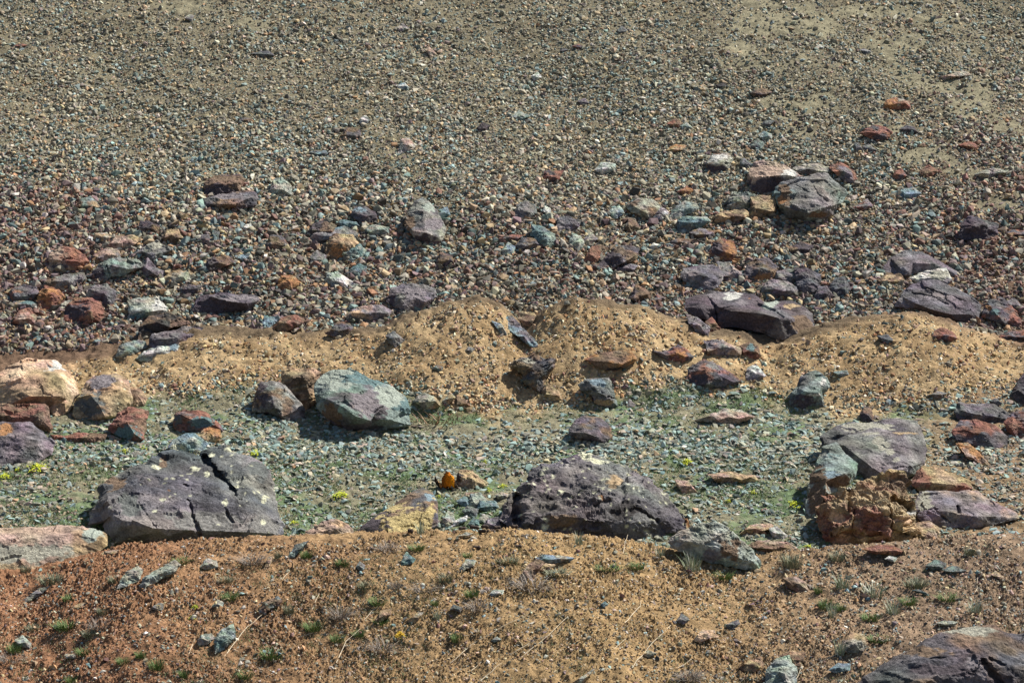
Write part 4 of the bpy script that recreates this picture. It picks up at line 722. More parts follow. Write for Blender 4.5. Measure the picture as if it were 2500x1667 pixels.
R('G', [(1296,1000),(1320,920),(1400,868),(1480,868),(1580,878),(1700,878),(1754,910),(1724,955),(1682,998),(1600,994),(1500,1008),(1420,1028),(1330,1010)], [[(1330,930,.05),(1430,900,.18),(1540,925,.26),(1670,945,.26),(1730,930,.1)]], 'PD', 'long dark slab with a flat purple top on the left scree', 'long dark slab', patches=[(1500,965,190,40,'D'),(1620,905,100,18,'M')], name='boulder')  # front painted dark as shade, top lighter as if lit
R('G', [(936,1195),(940,1110),(960,1080),(1020,1028),(1150,1008),(1240,1050),(1284,1080),(1150,1108),(1130,1128),(1040,1140),(1000,1180)], [[(970,1090,.1),(1060,1070,.24),(1140,1100,.15)]], 'BX', 'dark brown rock behind the purple slab at the bank end', patches=[(1030,1115,90,35,'X')])
R('G', [(996,1220),(1020,1150),(1140,1128),(1250,1098),(1400,1108),(1424,1130),(1330,1196),(1250,1238),(1120,1240),(1030,1250)], [[(1030,1190,.12),(1150,1180,.16),(1300,1160,.1)]], 'MP', 'purple slab at the left end of the earth bank', 'purple slab at the bank end', name='boulder', rough=.03, patches=[(1230,1210,40,30,'I')])
R('G', [(916,1318),(980,1258),(1120,1218),(1180,1198),(1236,1260),(1204,1308),(1100,1333),(960,1335)], [[(960,1290,.1),(1080,1270,.16),(1190,1250,.1)]], 'KW', 'long pale green white slab in front of the purple slab', 'long pale slab', name='slab', patches=[(1170,1240,30,40,'U')])
R('G', [(790,1300),(808,1230),(900,1188),(980,1198),(994,1240),(920,1275),(860,1308)], [[(820,1245,.1),(860,1270,.22),(950,1230,.1)]], 'LG', 'grey green wedge left of the long pale slab', patches=[(820,1270,30,40,'S')])
R('G', [(1754,1110),(1790,1028),(1860,1038),(1874,1060),(1820,1108)], [], 'TU', 'bright teal stone just above the earth bank', 'bright teal stone')
R('G', [(1844,1110),(1900,1040),(1990,1018),(2074,1050),(2000,1108),(1900,1140)], [], 'RB', 'brown flat rock right of the bright teal stone')
R('G', [(2200,1145),(2280,1068),(2360,1078),(2400,1120),(2360,1160),(2260,1170)], [], 'BP', 'purple brown lump above the left bank crest')
R('G', [(640,470),(720,468),(748,500),(700,530),(640,505)], [], 'LN', 'light grey tan rock beside a white chip on the left scree')
R('G', [(586,510),(600,485),(630,500),(620,524)], [], 'WW', 'bright white chip on the left scree', 'bright white chip')
R('G', [(1612,440),(1690,400),(1702,425),(1660,445)], [], 'WW', 'bright white angular chip left of the grey capped rock')
R('G', [(1420,500),(1440,450),(1484,460),(1470,520)], [], 'TS', 'dark teal stone left of the flat blue chips')
R('G', [(1320,510),(1340,478),(1410,480),(1420,510),(1370,530)], [], 'PM', 'small purple stone left of a dark teal stone')
R('G', [(1200,850),(1250,815),(1360,825),(1330,870),(1250,880)], [], 'PB', 'purple flat rock above the long dark slab')

# ---------------------------------------------------------------- stones too many to count
# upper slope
x, y, z, u, v = sample(f_mid, 69.5, 89, 260000, rng)
up, bk, va = zones(u, v); mx, my = u*MS, v*MS; sm = sand_mask(mx, my)
rn = vnoise(x*1.3 + y*.5, y*.16, 61.) + .5*vnoise(x*3.1 + y*1.2, y*.5, 67.)
k = (rng.uniform(size=len(x)) < up*(1 - .8*sm)*np.clip(.95 + .3*rn, .5, 1)); x, y, z, u, v, mx, my, sm = [q[k] for q in (x, y, z, u, v, mx, my, sm)]
px = y/FPX*1.02
size = px*np.interp(my, [0, 200, 380, 480, 600, 760], [3.1, 3.6, 4.4, 5.3, 5.9, 6.0])*np.exp(rng.normal(size=len(x))*.44); size = size*np.where(rng.uniform(size=len(x)) < .035 + .05*((my > 430) & (my < 790)), rng.uniform(1.5, 2.4, len(x)), 1)*(1 + .18*fbm(x*.8+y*.3, y*.3, 81., 2)); size = np.minimum(size, px*np.where(my > 400, 19, 12))
low = sstep(380, 560, my); red = np.maximum((1-sstep(100, 420, mx))*sstep(330, 520, my), sstep(1950, 2300, mx)*sstep(60, 400, my))
pn = fbm(x*.5, y*.5, 21., 3)
one = np.ones_like(x)
w = np.stack([one*2.6, one*2.8*(1-.5*low), .9+.5*pn*one, (1.3+.8*pn)*(1-.5*red), 1.6+.1*low, .35+.55*low, .1+1.0*low+2.8*red, .3+1.0*low+1.5*red, .5*one, 1.1*one, .22+.1*low], 1)
col = pick(PAL, np.clip(w, .02, 9), rng)
col = lerp3(col, np.array((.26, .25, .19)) + 0*col, (.2*(1-sstep(150, 480, my)) + .05))*[1.03, 1.0, .95]*(1 - .2*low[:, None])
tag(obj('scree', scatter_mesh('scree', np.stack([x, y, z], -1), normals(f_mid, x, y), size, col, 'block', M_STONE, rng, .45, .12)),
    'loose grey brown scree covering the upper slope', 'scree', None, 'stuff')
# bank
x, y, z, u, v = sample(f_mid, 64.8, 71, 82000, rng)
up, bk, va = zones(u, v); bkv = np.interp(u, BKX, BKY); foot = np.exp(-((v-bkv+14)/26)**2)
k = rng.uniform(size=len(x)) < bk*(.40 + .5*sstep(-.3, .5, fbm(x*1.4, y*1.4, 71., 3)) + .5*foot); x, y, z, u, v, foot = [q[k] for q in (x, y, z, u, v, foot)]
px = y/FPX
size = px*(3.1 + 3.6*foot*rng.uniform(size=len(x)))*np.exp(rng.normal(size=len(x))*.58); size = np.minimum(size, px*11)
one = np.ones_like(x)
w = np.stack([.9*one, .8*one, .25+.5*foot, .2+.6*foot, 3.2*one, .6*one, .15*one, .2*one, .7*one, .2*one, .5*one], 1)
tag(obj('bank_gravel', scatter_mesh('bank_gravel', np.stack([x, y, z], -1), normals(f_mid, x, y), size, pick(PAL, w, rng)*[1.05, .98, .86], 'block', M_STONE, rng, .5, .05)),
    'pale tan gravel strewn over the earth bank', 'gravel', None, 'stuff')
# valley
x, y, z, u, v = sample(f_mid, 53, 68, 172000, rng)
up, bk, va = zones(u, v); pn = fbm(x*.8, y*.8, 31., 3)
k = rng.uniform(size=len(x)) < va*np.clip(.52 + .6*pn + .3*np.exp(-((v-1090)/60)**2), .15, 1); x, y, z, u, v, pn = [q[k] for q in (x, y, z, u, v, pn)]
px = y/FPX; mx = u*MS
size = px*(4.1 + 1.6*np.exp(-((v-1080)/60)**2))*np.exp(rng.normal(size=len(x))*.6); size = np.minimum(size, px*16)
rt = sstep(2000, 2250, mx); lf = 1-sstep(100, 420, mx); one = np.ones_like(x)
w = np.stack([1.6*one, 1.2*one, 1.9*one, 2.4*one, .7*one, .3+.6*(rt+lf), .2+1.2*(rt+lf), .35+.8*(rt+lf), .35*one, .7*one, .55+.6*(rt+lf)], 1)
tag(obj('slate_chips', scatter_mesh('slate_chips', np.stack([x, y, z], -1), normals(f_mid, x, y), size, lerp3(pick(PAL, w, rng), np.array((.20, .235, .17))*np.ones((len(x), 3)), .32 + 0*x), 'shard', M_STONE, rng, .38, .1)),
    'flat green grey slate chips over the valley floor', 'slate chips', None, 'stuff')
# foreground
x, y, z, u, v = sample(f_fg, 33.2, 39, 150000, rng); z = z + clods(x, y)
px = y/FPX; r_ = rng.uniform(size=len(x)); mx = u*MS
big = r_ < .12 + .16*sstep(1500, 2000, mx) + .06*sstep(900, 1300, mx)
size = px*np.where(big, 4.8, 3.0)*np.exp(rng.normal(size=len(x))*.42); size = np.minimum(size, px*13)
ec = fg_color(x, y, z)*rng.uniform(.75, 1.25, (len(x), 1))
one = np.ones_like(x); w = np.stack([1.6*one, 1.6*one, .2*one, .5*one, 2.4*one, .8*one, .6*one, .3*one, .5*one, .4*one, .9*one], 1)
col = np.where(big[:, None] | (rng.uniform(size=(len(x), 1)) < .2), pick(PAL, w, rng), ec)
k = (rng.uniform(size=len(x)) < np.clip(.75 + .5*fbm(x*1.6, y*1.6, 12., 2), .3, 1))
tag(obj('earth_crumbs', scatter_mesh('earth_crumbs', np.stack([x, y, z], -1)[k], normals(f_fg, x[k], y[k]), size[k], col[k], 'block', M_STONE, rng, .5, .05)),
    'brown earth crumbs and grit covering the foreground mound', 'gravel', None, 'stuff')

# ---------------------------------------------------------------- labels found from what a thing lies next to
used = set(o.get('label') for o in C.objects if o.get('label'))
def auto_label(desc, u, v, layer):
    an = sorted([a for a in anchors if a[3] == layer], key=lambda a: (a[0]-u)**2 + ((a[1]-v)*1.4)**2)
    for far in ('just ', ''):
        for a in an[:3]:
            dx, dy = u-a[0], v-a[1]
            d = ('right of' if dx > 0 else 'left of') if abs(dx) > abs(dy) else ('below' if dy > 0 else 'above')
            s = f'{desc} {far}{d} the {a[2]}'
            if s not in used and len(s.split()) <= 16: used.add(s); return s
    for i in range(6):
        for j in range(i+1, 7):
            if j >= len(an): continue
            s = f'{desc} between the {an[i][2]} and the {an[j][2]}'
            if s not in used and len(s.split()) <= 16: used.add(s); return s
    s = f'{desc} near the {an[0][2]}'; used.add(s); return s

# ---------------------------------------------------------------- loose stones, one by one
NAMES = {0: 'olive grey', 1: 'light olive', 2: 'dark teal', 3: 'teal green', 4: 'tan', 5: 'rusty', 6: 'red brown', 7: 'purple', 8: 'pale cream', 10: 'pinkish'}
rr = np.random.default_rng(11)
boxes = [(o, proj(*o.location)) for o in C.objects if o.get('group') == ROCK_GROUP]
bx = np.array([b[1] for b in boxes])
def free(u, v, r=26):
    return np.hypot(bx[:, 0]-u, bx[:, 1]-v).min() > r
def one_stone(u, v, s, ci, layer, kind):
    global bx
    Y = hit(u, v, layer); p = at(u, v, Y); px = Y/FPX
    f = f_mid if layer == 'm' else f_fg
    N = normals(f, p[0:1], p[1:2]); c = np.array([PAL[ci]])*rr.uniform(.8, 1.25)
    me = scatter_mesh('stone', np.zeros((1, 3)), N, np.array([s*px]), c, kind, M_ROCK, rr, .3, .15)
    szw = 'fist sized' if s < 11 else 'larger'
    shp = {'shard': 'flat', 'block': 'chunky'}[kind]
    o = obj('stone', me, None, p)
    tag(o, auto_label(f'{NAMES[ci]} {shp} stone', u, v, layer), 'stone', 'loose stones scattered between the rocks')
    bx = np.vstack([bx, [u, v]])
cnt = 0
while cnt < 66:
    if cnt < 34: u, v = rr.uniform(20, 2480), rr.uniform(480, 800)
    elif cnt < 46: u, v = rr.uniform(500, 2480), rr.uniform(30, 470)
    elif cnt < 58: u, v = rr.uniform(20, 2450), rr.uniform(1010, 1290)
    else: u, v = rr.uniform(50, 2300), rr.uniform(1400, 1640)
    if not free(u, v, 34): continue
    ci = int(rr.choice([0, 1, 2, 3, 4, 5, 6, 7, 10])); lay = 'f' if v > 1390 else 'm'
    if lay == 'f': ci = int(rr.choice([0, 1, 4, 10]))
    one_stone(u, v, rr.uniform(9, 15) if v > 470 else rr.uniform(6.5, 10), ci, lay, 'shard' if v > 1000 and rr.uniform() < .7 else 'block'); cnt += 1

# ---------------------------------------------------------------- plants
def blades(n, hgt, rad, wid, c1, c2, r, droop=.5, seg=3, up=.6):
    V, F, Cc = [], [], []
    for i in range(n):
        a = r.uniform(0, 6.283); rd = rad*math.sqrt(r.uniform())
        b = np.array([math.cos(a)*rd, math.sin(a)*rd, 0]); a2 = a + r.normal()*.7
        out = np.array([math.cos(a2), math.sin(a2), 0]); h = hgt*r.uniform(.5, 1.1); sd = np.array([-out[1], out[0], 0])
        t = r.uniform(); c = (np.array(c1)*(1-t) + np.array(c2)*t)*r.uniform(.7, 1.25); lean = r.uniform(.1, 1.1)*(1-up) + .1; k = len(V)
        for s in range(seg+1):
            q = s/seg; p = b + np.array([0, 0, h*(q - droop*lean*q*q)]) + out*h*lean*q*(1+q)*.8; w = wid*(1-q*.85)/2
            V += [p - sd*w, p + sd*w]; Cc += [c, c]
            if s: F.append([k+2*s-2, k+2*s-1, k+2*s+1, k+2*s])
    return np.array(V), np.array(F), np.array(Cc)
pr = np.random.default_rng(5)
GR = (.075, .14, .045); GG = (.14, .17, .09); STR = (.42, .36, .24); GW = (.36, .36, .33)
def tuft_mesh(kind, i):
    r = np.random.default_rng(100+i)
    if kind == 'green': V, F, c = blades(170, .65, .5, .05, GR, (.16, .21, .07), r)
    elif kind == 'sage': V, F, c = blades(170, .65, .5, .05, (.13, .15, .10), (.25, .25, .16), r)
    elif kind == 'white': V, F, c = blades(60, 1.0, .4, .06, (.5, .5, .44), (.16, .22, .10), r, up=.75)
    elif kind == 'dead': V, F, c = blades(150, .85, .55, .035, (.13, .10, .08), (.36, .32, .28), r, up=.25, droop=.7)
    else: V, F, c = blades(90, .6, .6, .03, (.16, .10, .07), (.25, .15, .08), r, up=.3)
    return np_mesh(kind, V, F, c, M_PLANT)
TM = {k: [tuft_mesh(k, i + 10*j) for i in range(3)] for j, k in enumerate(('green', 'sage', 'white', 'dead', 'brown'))}
KN = {'green': ('grass_tuft', 'low green grass tuft', 'grass tuft', 'grass tufts on the earth mound'), 'sage': ('grass_tuft', 'grey green grass tuft', 'grass tuft', 'grass tufts on the earth mound'),
      'white': ('grass_tuft', 'bleached white bladed grass tuft', 'grass tuft', 'grass tufts on the earth mound'), 'dead': ('dry_shrub', 'dead twiggy grey plant', 'dry plant', 'dead twiggy plants'),
      'brown': ('dry_shrub', 'low dry brown bush', 'dry plant', 'dead twiggy plants')}
def tuft(fr, x, y, w, h, kind, layer='f', label=None):
    u, v = to_src(fr, (x, y + h*.35)); Y = hit(u, v, layer); p = at(u, v, Y); px = Y/FPX
    nm, d, cat, grp = KN[kind]; sw = w/FR[fr][2]*px; sh = h/FR[fr][2]*px
    o = obj(nm, TM[kind][int(pr.integers(0, 3))], None, p); o.scale = (sw*.95, sw*.95, sh*1.3); o.rotation_euler = (0, 0, pr.uniform(0, 6.28))
    lb = label or auto_label(d, u, v, layer)
    tag(o, lb, cat, grp)
for t in [('A',320,920,140,90,'sage'),('A',160,860,70,60,'sage'),('A',710,925,90,55,'sage'),('A',430,1040,90,50,'green'),('A',410,1205,150,75,'green'),('A',200,1225,90,50,'sage'),('A',635,1120,70,60,'sage'),
          ('A',520,1370,90,55,'green'),('A',970,1450,95,90,'green'),('A',870,1390,70,60,'green'),('A',440,1545,70,60,'green'),('A',85,1350,95,80,'green'),('A',70,1410,110,60,'dead'),('A',1430,1030,110,60,'green'),
          ('A',1400,925,90,50,'sage'),('A',1900,770,70,60,'green'),('A',2120,820,70,55,'green'),('A',1940,1215,110,70,'green'),('A',1680,1385,130,80,'green'),('A',1140,1510,60,60,'green'),('A',1520,1515,90,60,'green'),
          ('A',1730,770,50,70,'sage'),('A',1565,800,120,90,'dead'),('A',620,1200,110,90,'dead'),('A',1120,810,110,40,'green'),('A',1790,1110,70,70,'sage'),('A',560,1260,90,70,'sage'),('A',760,1430,80,50,'green'),
          ('B',550,725,100,50,'green'),('B',375,725,110,70,'dead'),('B',90,825,80,55,'green'),('B',580,618,66,66,'white'),('B',1120,805,120,50,'sage'),('B',735,915,90,70,'sage'),('B',230,960,90,60,'sage'),('B',310,1060,110,55,'green'),
          ('B',800,1285,70,70,'green'),('B',680,1150,60,60,'white'),('B',1265,950,150,100,'dead'),('B',925,1085,110,90,'dead'),('B',890,1010,90,60,'green'),('B',870,775,60,45,'green'),('B',1560,680,60,70,'white'),
          ('B',665,1070,50,50,'green'),('B',330,1185,90,45,'green'),('B',1740,850,150,45,'green'),('B',1430,882,150,45,'sage'),('B',2250,805,120,80,'white'),('B',2060,765,70,70,'white'),('B',600,980,110,60,'dead'),
          ('B',80,1130,110,120,'dead'),('B',340,1340,120,90,'dead'),('B',2240,1520,100,70,'dead'),('B',60,1290,90,60,'green'),('B',190,1260,80,50,'green'),('B',420,960,60,70,'dead'),('B',1910,840,110,50,'green'),
          ('C',90,935,120,80,'white'),('C',250,990,110,55,'green'),('C',800,1145,80,75,'green'),('C',875,1165,70,50,'green'),('C',760,1070,45,60,'green'),('C',1060,1085,130,60,'white'),('C',1160,1175,100,70,'white'),
          ('C',1040,1215,90,50,'green'),('C',880,1385,90,80,'white'),('C',835,1195,60,70,'white'),('C',1595,1170,100,60,'white'),('C',1570,865,60,60,'sage'),('C',1450,1110,110,40,'green'),('C',1080,1330,110,40,'green'),
          ('C',620,915,110,90,'sage'),('C',890,1035,100,70,'white'),('C',75,1530,100,70,'dead'),('C',1280,1035,130,60,'sage'),('C',1240,1130,90,50,'green'),('C',860,890,90,60,'sage')]:
    tuft(*t)
tuft('E', 720, 950, 270, 105, 'brown', 'm', 'dry brown tangled bush at the bank foot beside the large green boulder')
# yellow green cushions
def cushion_mesh(i, c1, c2):
    r = np.random.default_rng(40+i); V, F, Cc = [], [], []
    for j in range(240):
        a = r.uniform(0, 6.283); q = math.sqrt(r.uniform()); lob = .8 + .25*math.sin(3*a+i) + .15*math.sin(5*a+2*i)
        p = np.array([math.cos(a)*q*lob*.5, math.sin(a)*q*lob*.5, (.42*math.sqrt(max(0, 1-q*q)) + .08*r.normal())*(1 + .3*math.sin(9*a))])
        n = r.normal(size=3); n[2] = abs(n[2]) + .7; n /= np.linalg.norm(n); t = np.cross(n, r.normal(size=3)); t /= np.linalg.norm(t); b = np.cross(n, t)
        k = len(V); s = r.uniform(.035, .075); V += [p-t*s, p-b*s*.6, p+t*s, p+b*s*.6]; F.append([k, k+1, k+2, k+3])
        m = r.uniform(); Cc += [(np.array(c1)*(1-m) + np.array(c2)*m)*r.uniform(.75, 1.2)]*4
    return np_mesh('cushion', np.array(V), np.array(F), np.array(Cc), M_PLANT)
CM = [cushion_mesh(i, (.30, .40, .02), (.55, .55, .03)) for i in range(3)]
for fr, x, y, w, h in [('A',230,230,135,46),('A',112,243,60,26),('A',28,285,80,46),('A',775,128,52,30),('A',890,113,50,32),('A',1582,142,105,38),('A',1592,188,60,18),('A',1820,180,30,24),('A',2110,400,115,40),('A',1820,572,60,26),
                       ('B',978,195,50,30),('B',1085,345,55,30),('B',1000,370,42,36),('B',690,410,34,20),('B',2230,195,85,36),('C',415,550,42,28),('C',280,596,36,20),('C',640,612,110,28),('C',708,838,46,18),('D',815,940,50,16),('E',2290,1245,60,30)]:
    u, v = to_src(fr, (x, y + h*.3)); Y = hit(u, v, 'm'); p = at(u, v, Y); px = Y/FPX; s = FR[fr][2]
    o = obj('cushion_plant', CM[int(pr.integers(0, 3))], None, p); o.scale = (w/s*px, w/s*px*1.5, h/s*px*1.3); o.rotation_euler = (0, 0, pr.uniform(-.4, .4))
    tag(o, auto_label('yellow green cushion plant', u, v, 'm'), 'cushion plant', 'yellow green cushion plants on the valley floor')
YM = cushion_mesh(9, (.6, .38, .02), (.7, .5, .03)); YG = cushion_mesh(4, (.3, .42, .03), (.55, .6, .05))
for fr, x, y, w, h, me, d in [('B', 450, 1268, 85, 50, YM, 'clump of small yellow flowers'), ('A', 1213, 1095, 55, 28, YG, 'bright yellow green sprig'), ('A', 1195, 1165, 60, 28, YG, 'dull yellow sprig')]:
    u, v = to_src(fr, (x, y + h*.3)); Y = hit(u, v, 'f'); p = at(u, v, Y); px = Y/FPX; s = FR[fr][2]
    o = obj('flower_clump', me, None, p); o.scale = (w/s*px, w/s*px, h/s*px*1.3); tag(o, auto_label(d, u, v, 'f'), 'flowers')
# thin grass of the valley floor and of the mound, as ground cover
def cover(name, label, f, y0, y1, n, hgt, wid, mask, r, colf):
    x, y, z, u, v = sample(f, y0, y1, n, r); k = mask(x, y, u, v, r); x, y, z = x[k], y[k], z[k]; m = len(x); nb = 5
    X = np.repeat(np.stack([x, y, z], -1), nb, 0) + np.concatenate([r.normal(size=(m*nb, 2))*hgt*.6, np.zeros((m*nb, 1))], 1)
    a = r.uniform(0, 6.283, m*nb); sd = np.stack([np.cos(a), np.sin(a), 0*a], -1)*wid/2; h = hgt*r.uniform(.4, 1.2, m*nb)
    tip = np.stack([r.normal(size=m*nb)*.5, r.normal(size=m*nb)*.5, np.ones(m*nb)], -1)*h[:, None]
    V = np.stack([X-sd, X+sd, X+tip], 1).reshape(-1, 3); F = np.arange(m*nb*3).reshape(-1, 3)
    c = np.repeat(colf(m*nb, r), 3, 0); tag(obj(name, np_mesh(name, V, F, c, M_PLANT)), label, 'grass', None, 'stuff')
cover('valley_grass', 'thin green grass growing between the slate chips', f_mid, 53, 67.5, 75000, .06, .018,
      lambda x, y, u, v, r: (zones(u, v)[2] > .5) & (r.uniform(size=len(x)) < sstep(-.5, .35, fbm(x*1.1, y*.9, 50., 3))*.85) & (u < 2150), pr,
      lambda n, r: np.array((.095, .165, .065))*r.uniform(.6, 1.7, (n, 1)) + r.uniform(0, .08, (n, 3))*[1, .7, .5])
cover('slope_grass', 'faint patch of green grass high on the right slope', f_mid, 76, 90, 9000, .05, .02,
      lambda x, y, u, v, r: (np.exp(-(((u-2160)/130)**2 + ((v-212)/26)**2)) > r.uniform(size=len(x))), pr,
      lambda n, r: np.array((.08, .15, .05))*r.uniform(.6, 1.5, (n, 1)))
cover('mound_grass', 'sparse short dry grass over the foreground mound', f_fg, 33.3, 38.3, 30000, .05, .008,
      lambda x, y, u, v, r: (r.uniform(size=len(x)) < sstep(.0, .9, fbm(x*1.3, y*1.3, 60., 3) + .45*sstep(300, 900, u)*(1-sstep(1000, 1500, u)))*.8), pr,
      lambda n, r: np.where(r.uniform(size=(n, 1)) < .5, np.array([[.09, .15, .05]]), np.array([[.36, .31, .2]]))*r.uniform(.6, 1.4, (n, 1)))
# dry stems
M_STEM = mat_plain('dry_straw', (.52, .44, .32))
def stem(fr, pts, rad=.0060):
    sp = [to_src(fr, p) for p in pts]; P = []
    for i, (u, v) in enumerate(sp):
        Y = hit(u, v, 'f'); p = at(u, v, Y); p[2] += .02 + .03*math.sin(3.1*i/(len(sp)-1 or 1)); P.append(p)
    Q = []
    for a, b in zip(P[:-1], P[1:]):
        for t in np.linspace(0, 1, 5)[:-1]: Q.append(a*(1-t) + b*t + pr.normal(size=3)*.006)
    Q.append(P[-1]); V, F = [], []
    for i, q in enumerate(Q):
        r = rad*(1 - .6*i/len(Q)); V += [q + [r, 0, -r*.6], q + [-r, 0, -r*.6], q + [0, 0, r]]
        if i:
            k = 3*i
            for j in range(3): F.append([k-3+j, k-3+(j+1) % 3, k+(j+1) % 3, k+j])
    V = np.array(V); org = V[0].copy(); me = np_mesh('straw', V-org, np.array(F), np.array([(.5, .4, .3)]*len(V)), M_STEM)
    o = obj('straw', me, None, org); m = sp[len(sp)//2]; tag(o, auto_label('thin dry straw stem lying', m[0], m[1], 'f'), 'straw', 'dry straw stems on the mound')
for s in [('B',[(760,1455),(900,1340),(1100,1230),(1320,1110)]),('B',[(1225,1392),(1380,1280),(1505,1150)]),('B',[(1840,1205),(1930,1120),(1945,1060)]),('B',[(1890,1480),(2020,1330),(2240,1110)]),('B',[(890,1500),(1000,1400)]),
          ('A',[(1380,1430),(1500,1270),(1640,1140)]),('A',[(1715,975),(1790,890)]),('A',[(1170,1400),(1210,1300)]),('C',[(625,1600),(660,1520),(682,1438)]),('C',[(695,1500),(850,1430),(980,1400)]),('C',[(0,1500),(100,1440)]),
          ('B',[(180,1320),(300,1380)]),('B',[(200,1200),(340,1070)]),('B',[(1130,1400),(1300,1310),(1450,1270)]),('A',[(700,1290),(705,1180)]),('A',[(1900,1180),(1980,1020)]),('B',[(430,960),(620,980)]),('B',[(2180,1390),(2300,1490)]),('C',[(820,1560),(1000,1500)]),
          ('B',[(950,1560),(1080,1450)]),('B',[(50,1450),(110,1330),(200,1240)]),('C',[(1600,1090),(1612,1010)]),('A',[(1700,1330),(1950,1260)]),('B',[(1700,1420),(1850,1300)])]:
    stem(*s)
for s in [('B',[(1832,790),(1845,720),(1862,655)])]:
    stem(*s)
# droppings
M_DUNG = mat_plain('dung', (.045, .028, .02), .9)
def dropping(fr, x, y, w, h, label):
    u, v = to_src(fr, (x, y + h*.3)); Y = hit(u, v, 'f'); p = at(u, v, Y); px = Y/FPX; s = FR[fr][2]; L_ = w/s*px; r0 = h/s*px*.55
    V, F = [], []; n = 10
    for i in range(n+1):
        t = i/n; r = r0*(max(0.02, 1-(2*t-1)**6))**.5*(1 + .12*math.sin(9*t) + .06*pr.normal())
        for j in range(10):
            a = j*.6283; V.append([(t-.5)*L_, math.cos(a)*r, r0*.85 + math.sin(a)*r + .1*r0*math.sin(4*t)])
        if i:
            for j in range(10): F.append([(i-1)*10+j, (i-1)*10+(j+1) % 10, i*10+(j+1) % 10, i*10+j])
    o = obj('dropping', np_mesh('dropping', np.array(V), np.array(F), np.array([(.05, .03, .02)]*len(V)), M_DUNG, True), None, p); o.rotation_euler = (0, 0, pr.uniform(-.4, .4))
    tag(o, label, 'dropping', 'dark animal droppings on the mound')
for d in [(835,610,52,18,'dark dropping at the left of the heap on the rim'),(910,605,66,22,'long dark dropping at the left end of the heap'),(975,600,50,20,'dark dropping on top of the heap'),(960,630,60,20,'lower left dark dropping in the heap'),
          (1015,632,60,24,'lowest dark dropping in the middle of the heap'),(1050,606,52,20,'dark dropping at the right of the heap'),(1070,625,40,18,'small dark dropping low at the right of the heap'),(1160,600,48,22,'single dark dropping on the rim left of the craggy boulder'),
          (513,628,36,26,'round dark dropping beside the white grass on the rim'),(925,730,54,22,'single dark dropping below the rim heap'),(1180,722,54,20,'single dark dropping furthest right on the earth below the rim')]:
    dropping('B', *d)

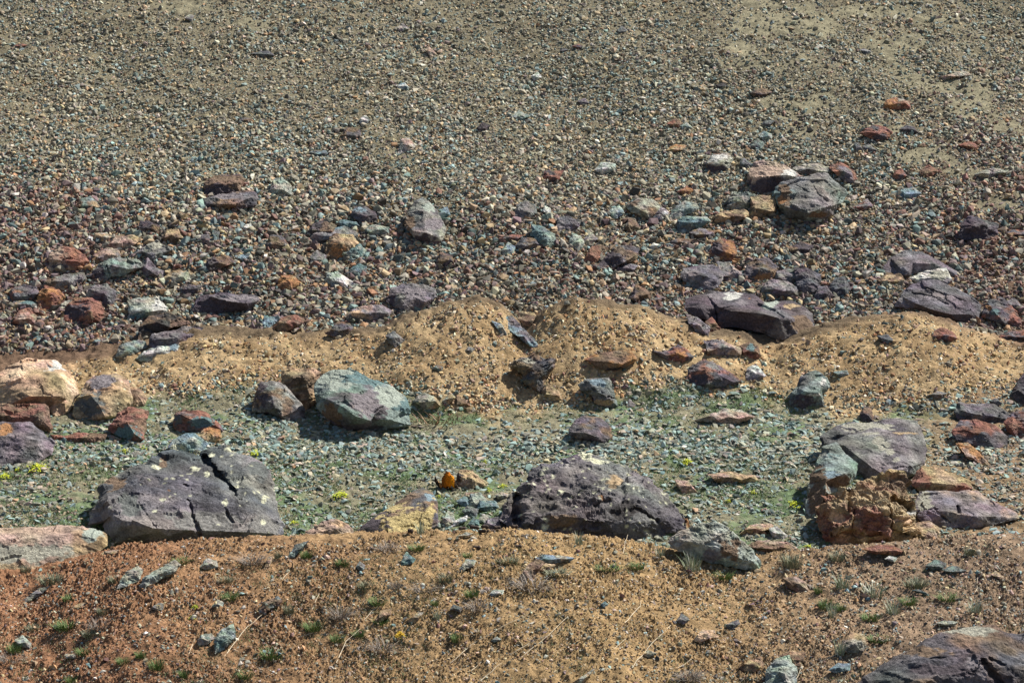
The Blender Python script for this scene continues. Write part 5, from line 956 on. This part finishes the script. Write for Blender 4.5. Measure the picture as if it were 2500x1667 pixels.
# ---------------------------------------------------------------- the marmot: arched orange back, head down at the right, dark tail raised at the left
def marmot():
    u0, v0 = 1092, 1192; Y = hit(u0, v0, 'm'); base = at(u0, v0, Y); px = Y/FPX
    def P(u, v, d=0): return Vector(((u-u0)*px, d, (v0-v)*px))
    bm = bmesh.new()
    def ball(c, r, sx=1, sy=1, sz=1):
        res = bmesh.ops.create_icosphere(bm, subdivisions=2, radius=r*px)
        for q in res['verts']: q.co = Vector((q.co.x*sx, q.co.y*sy, q.co.z*sz)) + c
    def chain(pts):
        for (a, ra), (b, rb) in zip(pts[:-1], pts[1:]):
            n = max(2, int((a-b).length/px/min(ra, rb)*1.6))
            for i in range(n+1):
                t = i/n; ball(a.lerp(b, t), ra*(1-t)+rb*t, sy=.9)
    chain([(P(1086, 1181), 8.5), (P(1089, 1170), 11.5), (P(1093, 1160), 9.5), (P(1100, 1167), 10), (P(1106, 1175, -.02), 7.5), (P(1111, 1183, -.06), 5.5), (P(1117, 1188, -.08), 3.4)])   # haunch, back, neck, head, muzzle
    ball(P(1093, 1154), 6); ball(P(1092, 1176), 12, 1.0, .85, .9)
    for dy in (-.05, .06):
        chain([(P(1086, 1182, dy), 5.5), (P(1087, 1189, dy), 3.2), (P(1092, 1191, dy-.02), 2.2)])
        chain([(P(1098, 1180, dy), 4.6), (P(1099, 1187, dy), 2.6), (P(1102, 1191, dy-.02), 1.8)])
        ball(P(1104.5, 1178.5, dy*.7-.03), 1.9)
    chain([(P(1087, 1188, .02), 6.5), (P(1077, 1186, .0), 6.2), (P(1069, 1180, .0), 5.6), (P(1064, 1173, .0), 4.2), (P(1062, 1165, .0), 2.8)])          # tail
    me = bpy.data.meshes.new('tmp'); bm.to_mesh(me); bm.free()
    t = bpy.data.objects.new('tmp', me); C.objects.link(t)
    m = t.modifiers.new('r', 'REMESH'); m.mode = 'VOXEL'; m.voxel_size = px*.8
    dg = bpy.context.evaluated_depsgraph_get(); e = bpy.data.meshes.new_from_object(t.evaluated_get(dg))
    bpy.data.objects.remove(t)
    V = np.array([q.co[:] for q in e.vertices]); N = np.array([q.normal[:] for q in e.vertices])
    F = np.array([list(p.vertices) + [p.vertices[-1]]*(4-len(p.vertices)) for p in e.polygons if len(p.vertices) == 4])
    V = V + N*(.010*fbm(V[:, 0]*40, V[:, 1]*40, V[:, 2]*40, 2))[:, None]
    us = V[:, 0]/px + u0; vs = v0 - V[:, 2]/px
    c = np.tile(np.array((.60, .18, .008)), (len(V), 1))
    c = lerp3(c, np.array((.92, .34, .012))*np.ones_like(c), sstep(1096, 1106, us))  # right flank painted brighter, as lit by the sun there
    c = lerp3(c, np.array((.16, .05, .008))*np.ones_like(c), (1-sstep(1080, 1096, us))*.85)  # left half darkened in colour as the side turned from the sun
    dk = np.array((.035, .02, .012))*np.ones_like(c)
    c = lerp3(c, dk, sstep(.4, .85, N[:, 2])*sstep(1182, 1176, vs)*.9)
    c = lerp3(c, dk, sstep(.02, .10, V[:, 1])*sstep(1183, 1178, vs))                    # dark guard hair along the spine side
    c = lerp3(c, dk, sstep(1185, 1189, vs)*.95)                                            # dark feet and belly
    tail = (us < 1079) & (vs > 1160)
    c[tail] = np.where((us[tail] + (1178-vs[tail])*.3 > 1071)[:, None] & (V[tail][:, 2:] > 0), (.40, .20, .07), (.03, .018, .012))
    c = lerp3(c, dk, sstep(1108, 1111, us))
    o = obj('marmot', np_mesh('marmot', V, F, c*(1+.25*fbm(V[:, 0]*60, V[:, 1]*60, V[:, 2]*60, 2))[:, None], M_FUR, True), None, base)
    tag(o, 'orange marmot with arched back and raised dark tail foraging on the green valley floor', 'marmot')
    M_EYE = mat_plain('eye', (.01, .01, .01), .2)
    for dy in (-1, 1):
        b = bmesh.new(); bmesh.ops.create_icosphere(b, subdivisions=2, radius=px*.9); em = bpy.data.meshes.new('eye'); b.to_mesh(em); b.free(); em.materials.append(M_EYE)
        q = obj('eye', em, o); q.location = P(1108.5, 1181.5, -.04 + dy*.036)
    for dy in (-1, 1):
        b = bmesh.new(); bmesh.ops.create_icosphere(b, subdivisions=2, radius=px*1.5, ); em = bpy.data.meshes.new('ear')
        for q in b.verts: q.co.x *= .5
        b.to_mesh(em); b.free(); em.materials.append(mat_plain('ear', (.12, .05, .02)))
        q = obj('ear', em, o); q.location = P(1106.0, 1174.0, -.02 + dy*.05)
marmot()
